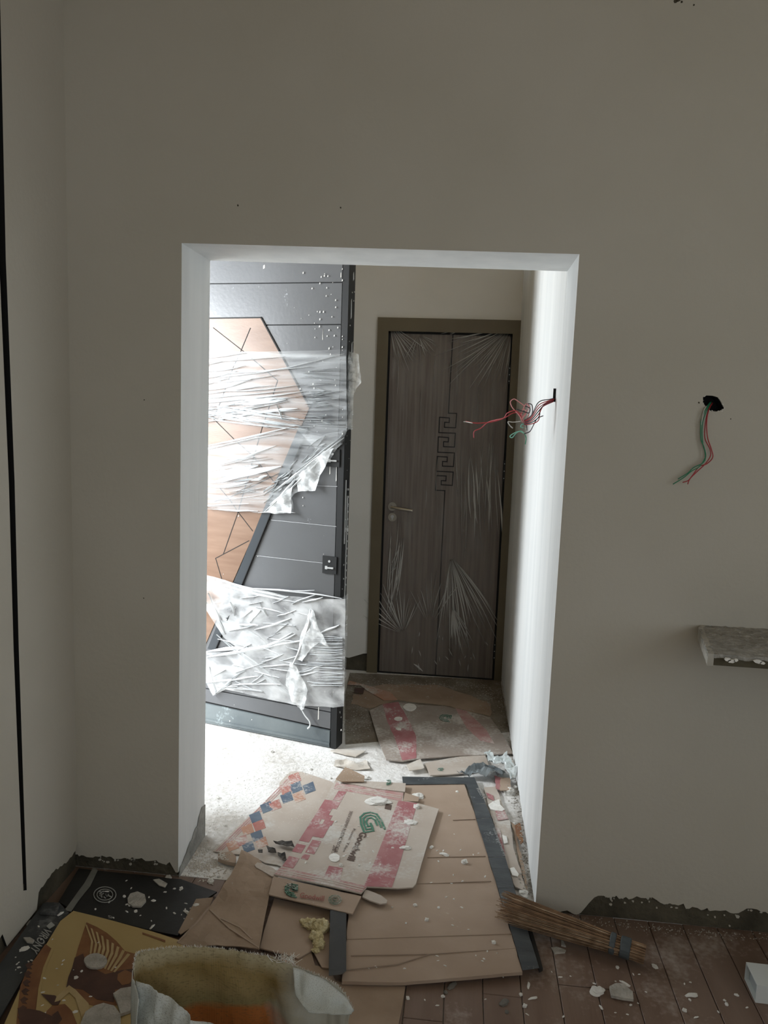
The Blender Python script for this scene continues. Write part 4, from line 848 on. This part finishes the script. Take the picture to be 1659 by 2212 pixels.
rs('red_square', [(960,650),(1010,665),(1000,750),(975,740)], .018, 'redprint', 'small dark red printed square beside the black plastic bag')
# plastic bag remains
def blob_sheet(nm, px, z, m_, lb, cat, amp, seed, th=.002):
    return sheet(nm, R_(px, 780, 1480, S5), z, M[m_], lb, cat, th, lambda a, b: amp*abs(noise.noise(Vector((a*14, b*14, seed))))+amp*.5*abs(noise.noise(Vector((a*40, b*40, seed)))), .011, .002)
blob_sheet('black_plastic_bag', [(690,640),(760,625),(850,590),(960,585),(1040,630),(1020,655),(900,680),(780,660)], .018, 'bag', 'crushed black plastic bag at the far end of the kraft carton', 'bag', .05, 71)
blob_sheet('grey_plastic_film', [(885,490),(930,480),(960,520),(1050,505),(1100,590),(1120,660),(1100,690),(1040,650),(1030,600),(950,590),(915,550)], .040, 'clearbag', 'greyish crumpled plastic film against the passage wall', 'film', .05, 74)

# ================================================================ CHIPS OF PLASTER
def rock(seed, flat=.5, sub=2):
    random.seed(seed); V = []; Fc = []
    t = (1+5**.5)/2; base = [Vector(v).normalized() for v in ((-1,t,0),(1,t,0),(-1,-t,0),(1,-t,0),(0,-1,t),(0,1,t),(0,-1,-t),(0,1,-t),(t,0,-1),(t,0,1),(-t,0,-1),(-t,0,1))]
    fs = [(0,11,5),(0,5,1),(0,1,7),(0,7,10),(0,10,11),(1,5,9),(5,11,4),(11,10,2),(10,7,6),(7,1,8),(3,9,4),(3,4,2),(3,2,6),(3,6,8),(3,8,9),(4,9,5),(2,4,11),(6,2,10),(8,6,7),(9,8,1)]
    for _ in range(sub):
        mid = {}; nf = []
        def md(a, b):
            k = (min(a, b), max(a, b))
            if k not in mid: mid[k] = len(base); base.append(((base[a]+base[b])/2).normalized())
            return mid[k]
        for a, b, c in fs: x, y, z = md(a, b), md(b, c), md(c, a); nf += [(a,x,z),(b,y,x),(c,z,y),(x,y,z)]
        fs = nf
    for v in base:
        r = 1+.45*noise.noise(v*1.6+Vector((seed, 0, 0)))+.18*noise.noise(v*4+Vector((0, seed, 0)))
        p = v*r; V.append(Vector((p.x, p.y*.75, max(-.3, p.z)*flat+.3*flat)))
    me = bpy.data.meshes.new('chip'); me.from_pydata([tuple(v) for v in V], [], fs); return me
random.seed(99)
ROCKS = [rock(s, f, u) for s, f, u in ((1,.55,2),(2,.35,2),(3,.7,2),(4,.25,2),(5,.45,1),(6,.6,1))]
for me in ROCKS: me.materials.append(M['plaster'])
def variant(me, m_):
    c = me.copy(); c.materials.clear(); c.materials.append(m_); return c
GREY = [variant(me, M['plaster_grey']) for me in ROCKS]
def spot(px, py):
    p = at(px, py)
    for _ in range(4): p = at(px, py, 2, surf(p.x, p.y))
    return p
def chip(px, py, size, kind, label, group=None, name='plaster_chip', set_=None, flat=1.0, rot=None, stretch=1.0, cat='plaster chip'):
    p = spot(px, py); me = (set_ or ROCKS)[kind]; o = bpy.data.objects.new(name, me); C.objects.link(o)
    s = size/2*(CAM-p).length/F; o.location = p+Vector((0, 0, .0002)); o.scale = (s*stretch, s/stretch**.5*1.1, s*flat); o.rotation_euler = (0, 0, rot if rot is not None else random.random()*6.28)
    tag(o, label, cat, group); return o
def flake(px_pts, thick, m_, label, name='plaster_flake', amp=.001, lift=.0, cat='plaster flake'):
    c = (sum(p[0] for p in px_pts)/len(px_pts), sum(p[1] for p in px_pts)/len(px_pts)); z = spot(*c).z+thick+lift+amp
    poly = GROUND.pxs(px_pts, z); o = planar(name, GROUND, poly, m_, None, thick, .012, lambda a, b: amp*noise.noise(Vector((a*60, b*60, c[0]))), top=z)
    tag(o, label, cat); return o
def circ(cx, cy, rx, ry, n=14, w=.08, rot=0): return [(cx+rx*(1+random.uniform(-w, w))*math.cos(2*math.pi*k/n), cy+ry*(1+random.uniform(-w, w))*math.sin(2*math.pi*k/n)) for k in range(n)]
chip(818,1733,38,1,'largest white plaster lump on the red printed carton, near the green logo', rot=.2, stretch=1.2, flat=.8)
chip(903,1722,24,0,'white plaster lump on the far right tab of the red printed carton', rot=.1, flat=.7)
chip(901,1744,15,2,'squarish white plaster lump on the right red band', flat=.8)
chip(888,1777,24,3,'flat white plaster chip on the right red band of the printed carton', rot=0, flat=.8)
chip(878,1833,16,4,'small white chip halfway down the right red band', rot=0, stretch=1.4)
chip(737,1690,12,5,'white plaster crumb on the far left corner of the red printed carton')
chip(791,1681,20,1,'white plaster lump beside the far flap of the red printed carton')
chip(738,1870,9,2,'tiny dark sided crumb on the red printed carton, left of the lettering')
flake(circ(724,1852,12,9), .002, M['plaster'], 'thin round white smear chip near the lower lettering of the printed carton')
chip(1005,1864,14,2,'white plaster crumb right of centre on the plain kraft carton')
chip(962,1847,13,4,'elongated white crumb in the middle of the plain kraft carton', rot=-.4, stretch=1.5)
chip(933,1831,9,5,'small white crumb beside the red printed carton, on plain kraft', stretch=1.3)
chip(985,1694,6,4,'tiny crumb at the far edge of the plain kraft carton')
chip(989,1711,7,5,'tiny white crumb near the far edge of the plain kraft carton')
chip(923,1988,9,2,'small white crumb on the near half of the plain kraft carton')
chip(898,1956,9,5,'small dusty crumb left on the near half of the plain kraft carton')
chip(949,1961,7,4,'small pale crumb in the near middle of the plain kraft carton')
chip(1068,2037,9,2,'small crumb near the slate edging at the near end of the kraft carton')
flake([(1056,1738),(1068,1730),(1080,1726),(1082,1738),(1092,1748),(1086,1752),(1072,1750),(1062,1748)], .005, M['plaster'], 'large bright white flake on the narrow red strip carton')
flake([(1086,1803),(1096,1806),(1098,1820),(1090,1822)], .003, M['plaster'], 'oval white flake on the brown strip beside the slate edging')
flake([(1102,1875),(1112,1873),(1122,1888),(1120,1893),(1108,1890)], .003, M['plaster'], 'squarish pale flake by the broom tips')
flake([(1106,1900),(1114,1904),(1116,1912),(1106,1910)], .003, M['plaster'], 'small white flake on the slate edging by the broom')
chip(1132,1936,24,2,'white plaster lump under the broom tips at the right jamb', flat=.9)
chip(1100,1714,26,2,'blocky white plaster piece by the passage wall, below the plastic film', rot=.3, flat=.9)
chip(1115,1703,14,0,'small white piece leaning at the passage wall by the plastic film')
chip(1112,1780,9,5,'small white crumb by the curled rusty scrap')
flake(circ(887,1527,14,8), .004, M['plaster'], 'round white plaster disc on the rear red carton')
flake(circ(862,1552,9,4), .003, M['plaster'], 'small white flake on the dark red band of the rear carton')
chip(862,1575,14,3,'lower white flake on the dark red band of the rear carton', flat=.6)
flake(circ(208,2075,25,16,18,.03), .006, M['plaster_grey'], 'smooth round plaster disc on the ochre picture carton')
flake([(186,2185),(205,2172),(225,2166),(248,2172),(262,2190),(262,2212),(240,2240),(190,2240),(175,2212)], .007, M['plaster_grey'], 'large grey plaster disc at the bottom of the ochre carton')
flake([(246,2145),(262,2135),(290,2130),(300,2150),(290,2180),(262,2190),(255,2165)], .008, M['plaster_grey'], 'broken grey plaster slab beside the sack rim')
flake([(277,1940),(283,1930),(298,1925),(314,1932),(317,1945),(306,1957),(288,1957),(278,1950)], .006, M['plaster_grey'], 'pale plaster flake on the black corner carton')
chip(365,1896,14,1,'white chip at the edge of the black corner carton near the jamb')
flake([(332,1900),(345,1898),(363,1908),(358,1916),(345,1912)], .003, M['plaster_grey'], 'grey plaster strip flake on the black corner carton')
chip(333,1946,8,3,'white speck right of the pale flake on the black carton'); chip(295,1969,8,4,'small white chip below the pale flake on the black carton')
chip(270,1937,7,5,'small white speck between the round stamp and the pale flake'); chip(393,1920,8,2,'small white chip at the right end of the black corner carton')
chip(330,2003,8,4,'elongated white crumb at the near edge of the black corner carton', stretch=1.8)
chip(425,1955,10,3,'small grey chip on the dark brown flap')
chip(406,1972,11,4,'white twist of plaster between black carton and kraft sheet', stretch=1.7)
chip(72,1993,18,1,'white plaster chip high on the charcoal carton by the wall', flat=.6)
flake([(52,2025),(66,2024),(76,2030),(72,2036),(60,2034)], .005, M['plaster_grey'], 'elongated pale flake on the charcoal carton')
chip(54,2050,15,3,'rounded pale chip lowest on the charcoal carton', flat=.6)
chip(132,1975,9,4,'white corner chip at the tip of the ochre carton', stretch=1.5)
chip(166,2113,8,0,'small white lump on the ochre carton left of the sack'); chip(178,2099,6,5,'tiny white crumb just below the round disc on the ochre carton')
chip(164,2186,8,3,'small white chip low on the ochre carton')
chip(1292,2143,26,1,'white faceted plaster lump on the brown planks', flat=1.1, rot=.7)
flake([(1318,2130),(1332,2122),(1350,2125),(1368,2142),(1370,2158),(1345,2155),(1322,2150)], .008, M['plaster_grey'], 'broken grey mortar slab on the brown planks', amp=.003)
chip(1352,2126,10,4,'long white chip on the back of the broken mortar slab', stretch=2.0, rot=-.7)
chip(1416,2088,12,3,'round white chip on the planks near the broom binding', flat=.7)
flake([(1192,2046),(1205,2045),(1224,2052),(1222,2057),(1200,2059)], .004, M['plaster_grey'], 'flat pale flake on the planks under the broom')
flake([(1214,2030),(1219,2033),(1224,2044),(1214,2042)], .004, M['plaster_grey'], 'upright pale flake just below the broom sticks')
chip(1496,2151,14,4,'white chip on the planks between broom and white duct', stretch=1.6, rot=.2); chip(1571,2170,8,5,'small chip on the planks left of the white duct')
chip(1592,2150,8,4,'small pale chip on the planks nearest the white duct'); chip(1300,2177,7,4,'elongated speck on planks below the white lump', stretch=1.6)
chip(1480,2184,9,2,'pale crumb low on the planks, below the white chip'); chip(1335,2090,8,3,'small pale chip on planks below the broom sticks')
chip(1652,2160,9,1,'small grey chip under the corner of the white duct')
chip(1090,2168,16,0,'grey plaster lump on the planks below the kraft carton', flat=.7, set_=GREY, stretch=1.4); chip(978,2130,16,3,'flat grey chip in the shade of the kraft carton edge', set_=GREY, stretch=1.4)
chip(1096,2187,9,5,'small grey crumb below the lump on the planks', set_=GREY); chip(882,2157,8,2,'small white crumb beside the dull brown square'); chip(1143,2129,9,4,'pale sliver on planks below the slate edging corner', stretch=1.9, rot=1.4)
chip(1126,2149,8,5,'small white crumb on planks left of the seam'); chip(1153,2157,9,4,'thin white sliver on planks right of the seam', stretch=2.0, rot=.4); chip(1135,2174,9,2,'pale lump lowest by the plank seam')
chip(958,2153,8,5,'white speck on planks straight below the kraft carton'); chip(964,2144,9,1,'dark grey crumb on planks near the white speck', set_=GREY)
chip(545,1880,1,5,'tiny crumb on the crumpled kraft sheet')
for x, y, s, lb in ((482,1871,9,'white cylinder like crumb by the folded kraft strip'),(456,1905,14,'greyish mortar lump on the rubble by the left jamb'),(430,1888,9,'small pale lump at the foot of the left jamb'),(474,1895,8,'small lump beside the tip of the kraft sheet'),(487,1784,7,'white crumb on the bright floor near the left jamb'),(473,1724,11,'oval stone on the bright floor left of the diamond carton'),(672,1663,8,'crumb on the bright floor above the diamond carton'),(588,1625,9,'small lump on the bright floor below the security door'),(716,1682,6,'small stone at the far tip of the diamond carton')):
    chip(x, y, s, random.choice((0, 2, 3)), lb)
# repeated small crumbs, counted ones
def crumbs(n, poly_px, smin, smax, label, group, seed):
    random.seed(seed); xs = [p[0] for p in poly_px]; ys = [p[1] for p in poly_px]; k = 0
    while k < n:
        x = random.uniform(min(xs), max(xs)); y = random.uniform(min(ys), max(ys))
        if inside(poly_px, x, y): chip(x, y, random.uniform(smin, smax), random.choice((3, 4, 5)), label, group, 'plaster_crumb', stretch=random.uniform(1, 1.7), cat='crumb'); k += 1
crumbs(22, [(180,1895),(380,1905),(455,1928),(380,2005),(200,1975)], 2.5, 5.5, 'tiny white crumb scattered on the black corner carton', 'crumbs on the black carton', 1)
crumbs(18, [(820,1950),(1060,1930),(1110,2090),(770,2100)], 2.5, 5, 'tiny crumb scattered on the near half of the plain kraft carton', 'crumbs on the kraft carton', 2)
crumbs(14, [(950,1760),(1020,1740),(1060,1910),(910,1920)], 2.5, 5, 'tiny crumb scattered on the far half of the plain kraft carton', 'crumbs on the far kraft carton', 3)
crumbs(26, [(1180,2080),(1590,2110),(1640,2200),(900,2205),(900,2140)], 3, 6, 'tiny pale crumb scattered on the brown planks', 'crumbs on the planks', 4)
crumbs(24, [(110,2020),(270,2020),(280,2120),(200,2200),(60,2200)], 2.5, 5, 'tiny white crumb scattered on the ochre picture carton', 'crumbs on the ochre carton', 5)
crumbs(20, [(660,1720),(870,1720),(840,1900),(640,1860)], 2.5, 6, 'tiny white crumb scattered on the red printed carton', 'crumbs on the red printed carton', 6)
crumbs(14, [(20,2080),(90,1990),(120,1995),(30,2150)], 2.5, 5, 'tiny white crumb scattered on the charcoal carton', 'crumbs on the charcoal carton', 7)
# uncountable grit
random.seed(5)
def gp(*px): return [GROUND.w(*GROUND.px(x, y)) for x, y in px]
def grit(name, n, pts, smin, smax, spread, label, m_='plaster'):
    o = rubble(name, pts, n, smin, smax, M[m_], None, spread); tag(o, label, 'grit', kind='stuff'); return o
grit('floor_grit', 1500, gp((450,1620),(600,1640),(700,1650),(560,1700),(480,1760),(452,1800),(560,1660),(760,1660)), .001, .0035, .06, 'fine plaster grit on the bright passage floor')
grit('jamb_rubble', 900, gp((441,1822),(430,1850),(415,1880),(450,1870),(480,1860),(450,1900)), .0015, .006, .018, 'mortar rubble heaped at the foot of the left jamb', 'paper')
grit('wall_rubble', 900, gp((1085,1480),(1098,1570),(1110,1680),(1120,1750),(1135,1840),(1145,1900),(1150,1935)), .0015, .006, .016, 'mortar rubble along the foot of the passage wall', 'plaster_grey')
grit('door_rubble', 1300, gp((757,1500),(800,1475),(900,1480),(1000,1480),(1060,1495),(1070,1530),(780,1560),(765,1580),(770,1520)), .0015, .007, .05, 'grey plaster rubble strewn before the inner door', 'plaster_grey')
grit('base_grit', 500, [Vector((.33, -.02, 0)), Vector((.7, -.03, 0)), Vector((1.1, -.02, 0))], .001, .004, .012, 'grit along the foot of the right wall', 'plaster_grey')
grit('sheet_grit', 700, gp((640,1790),(700,1740),(760,1850),(850,1800),(820,1700),(700,1700)), .0006, .0022, .06, 'fine white grit on the red printed carton')

# ================================================================ FOAM, BROOM, DUCT, SACK
fz = spot(680, 2020)
def blobmesh(name, cs, m_, label, cat, seed):
    V = []; Fc = []
    for (px, py, sx, sz, dz) in cs:
        src = rock(seed, 1.0, 3); seed += 1; p = spot(px, py); s = sx/2*(CAM-p).length/F; b = len(V)
        for v in src.vertices: q = v.co; V.append(Vector((p.x+q.x*s, p.y+q.y*s*1.2, max(p.z+.0005, p.z+q.z*s*sz+dz)))+Vector((0, 0, 0)))
        Fc += [tuple(b+i for i in f.vertices) for f in src.polygons]
        bpy.data.meshes.remove(src)
    return tag(obj(name, V, Fc, m_, None, False), label, cat)
blobmesh('foam_lump', [(663,1998,22,.8,0),(676,2003,26,.9,0),(695,2010,30,1.0,0),(704,2008,18,.9,.004),(685,2028,26,.9,0),(690,2044,24,.8,0),(684,2055,14,.6,0)], M['foam'], 'knobbly yellow foam lump on the kraft offcut', 'foam lump', 200)
random.seed(77)
# broom: bundle of thin sticks bound near one end
b0 = at(1395, 2062, 2, .035); bT = at(1085, 1955, 2, .060); ax = (bT-b0); BL_ = ax.length; ax.normalize(); sd = Vector((0, 0, 1)).cross(ax).normalized(); upb = ax.cross(sd)
br_ = empty('stick_broom', Vector(((b0.x+bT.x)/2, (b0.y+bT.y)/2, 0)), 'brown stick broom with a grey binding lying against the right jamb', 'broom')
mbA, mbB = MB(), MB()
for k in range(230):
    th = random.random()*6.28; r = math.sqrt(random.random()); c_, s_ = math.cos(th)*r, math.sin(th)*r
    L_ = BL_*random.uniform(.90, 1.03); pts = []
    for t in (-.0, .12, .3, .6, 1.0):
        w = .027 if t < .2 else .027+.044*(t-.2); hgt = .025 if t < .2 else .025+.016*(t-.2)
        q = b0+ax*(t*L_)+sd*(c_*w+random.uniform(-.002, .002))+upb*(s_*hgt); q.z = max(q.z, .003+ (.026 if t > .62 else 0)); pts.append(q)
    (mbA if k % 3 else mbB).tube(pts, .0016, 4, .0008)
mbA.build('sticks', M['stick'], br_)['kind'] = 'stuff'; ps = mbB.build('sticks', M['stick2'], br_); ps['kind'] = 'stuff'; ps['label'] = 'paler sticks'
for t0, t1 in ((.095, .165), (.195, .235)):
    V = []; n = 20; Fc = []
    rings = [(t0, .027), (t0+.006, .031), (t1-.006, .031), (t1, .027)]
    for t, r in rings:
        for j in range(n): a = 2*math.pi*j/n; q = b0+ax*(t*BL_)+sd*math.cos(a)*r+upb*math.sin(a)*r*.98; q.z = max(q.z, .002); V.append(q)
    for k in range(3):
        for j in range(n): Fc.append((k*n+j, k*n+(j+1) % n, (k+1)*n+(j+1) % n, (k+1)*n+j))
    obj('binding', V, Fc, M['tape'], br_)
# white duct piece, cut end facing left
a_ = at(1613, 2080, 2, .06); dl = Frame((.86, -.215, .003), (1, .03, 0), (0, 0, 1))
dk = empty('white_duct', (.95, -.2, .003), 'short white rectangular plastic duct at the lower right corner', 'duct')
p1 = at(1613, 2078, 2, .055); p2 = at(1637, 2128, 2, .055); ux = (p2-p1); ux.z = 0; Ld = .34; e1 = ux.normalized(); e2 = Vector((-e1.y, e1.x, 0))
if e2.x < 0: e2 = -e2
def dbox(mb_, s0, s1, t0, t1, z0, z1):
    i = len(mb_.v)
    mb_.v += [p1*1+e1*a+e2*b+Vector((0, 0, c-.055)) for c in (z0, z1) for a, b in ((s0, t0), (s1, t0), (s1, t1), (s0, t1))]
    mb_.f += [tuple(i+k for k in q) for q in ((0,3,2,1),(4,5,6,7),(0,1,5,4),(1,2,6,5),(2,3,7,6),(3,0,4,7))]
wd_ = ux.length; mb = MB(); th_ = .003
dbox(mb, 0, wd_, 0, Ld, .052, .055); dbox(mb, 0, wd_, 0, Ld, .001, .004); dbox(mb, 0, th_, 0, Ld, .004, .052); dbox(mb, wd_-th_, wd_, 0, Ld, .004, .052)
mb.build('duct_shell', M['ductw'], dk)
mb = MB(); dbox(mb, th_, wd_-th_, .012, .016, .004, .052); mb.build('duct_web', M['duct_in'], dk)

# woven sack, standing open: one wall seen from inside (back), one folded flap in front
zr = .27
def sp3(pts): return [at(x, y, 2, z) for x, y, z in pts]
back = spline(sp3([(289,2095,.25),(294,2066,.27),(305,2056,.275),(335,2051,.275),(370,2047,.275),(430,2045,.275),(493,2050,.27),(550,2060,.265),(590,2068,.26),(628,2082,.255),(672,2100,.24),(712,2118,.225),(742,2140,.205),(764,2178,.18)]), 5)
sk = empty('woven_sack', (-.55, -.95, 0), 'torn white woven sack with an orange stained inside, open at the bottom edge', 'sack')
n = len(back); rows = 16; V = []; uv = []; Fc = []
cen = Vector((-.47, -.98, 0))
for r in range(rows+1):
    t = r/rows
    for i, p in enumerate(back):
        base = Vector((p.x, p.y, 0)); q = Vector((p.x, p.y, p.z*(1-t)+.004*t))
        inw = (cen-base); inw.z = 0; L_ = inw.length; inw /= L_
        u = i/(n-1); q += inw*(.03*math.sin(t*math.pi)-.02*t+.020*noise.noise(Vector((u*9, t*3, 2)))*min(1, t*4)+.006*noise.noise(Vector((u*40, t*6, 5))))
        if r == 0: q.z += .0025*math.sin(i*2.7)
        V.append(q); uv.append((u*1.2, t))
for r in range(rows):
    for i in range(n-1): k = r*n+i; Fc.append((k, k+1, k+n+1, k+n))
bw = obj('back_wall', V, Fc, M['sack_in'], sk, True, uv=uv)
md = bw.modifiers.new('t', 'SOLIDIFY'); md.thickness = .0012
# fringe of loose fibres along the torn rim
mb = MB()
for i in range(0, n-1):
    for _ in range(9):
        a = back[i].lerp(back[i+1], random.random()); mb.tube([a-Vector((0, 0, .003)), a+Vector((random.uniform(-.004, .004), random.uniform(-.004, .004), random.uniform(.001, .005)))], .0004, 3)
pf = at(615, 2072, 2, .262)
for _ in range(46): a = pf+Vector((random.uniform(-.03, .03), random.uniform(-.01, .01), -.004)); mb.tube([a, a+Vector((random.uniform(-.02, .02), random.uniform(-.01, .015), random.uniform(.004, .022)))], .0006, 3)
mb.build('frayed_fibres', M['plaster'], sk)['kind'] = 'stuff'
# front flap: the near wall folded down, white outside
def strip_surface(name, top, bot, m_, rows, amp, seed, sc_=9):
    A_ = spline(top, 6); B_ = spline(bot, 6); k = min(len(A_), len(B_)); V = []; uv = []; Fc = []
    for r in range(rows+1):
        for i in range(k):
            t = r/rows; q = A_[i].lerp(B_[i], t); u = i/(k-1)
            d = amp*noise.noise(Vector((u*sc_, t*2, seed)))+amp*.5*abs(noise.noise(Vector((u*sc_*3, t*4, seed)))); q = q+Vector((0, -d, d*.6)); V.append(q); uv.append((u, t))
    for r in range(rows):
        for i in range(k-1): j = r*k+i; Fc.append((j, j+1, j+k+1, j+k))
    o = obj(name, V, Fc, m_, sk, True, uv=uv); mm = o.modifiers.new('t', 'SOLIDIFY'); mm.thickness = .0012; return o
strip_surface('left_side', sp3([(289,2095,.25),(288,2110,.25),(296,2130,.245),(302,2160,.24)]), sp3([(286,2150,.17),(285,2190,.17),(286,2215,.17),(292,2260,.17)]), M['sack_out'], 8, .006, 3)
strip_surface('front_flap', sp3([(296,2118,.252),(322,2126,.255),(352,2146,.25),(385,2168,.245),(412,2192,.235),(424,2206,.23),(470,2214,.225),(520,2226,.22)]),
              sp3([(290,2215,.14),(305,2260,.12),(330,2290,.12),(370,2310,.12),(400,2320,.12),(440,2330,.12),(480,2330,.12),(520,2330,.12)]), M['sack_out'], 14, .022, 5, 7)
strip_surface('right_lip', sp3([(634,2090,.262),(665,2100,.252),(700,2116,.238),(732,2140,.218),(752,2160,.200),(766,2182,.182)]),
              sp3([(640,2150,.235),(655,2172,.225),(672,2188,.210),(700,2190,.200),(735,2192,.190),(760,2190,.182)]), M['sack_out'], 10, .012, 9, 6)
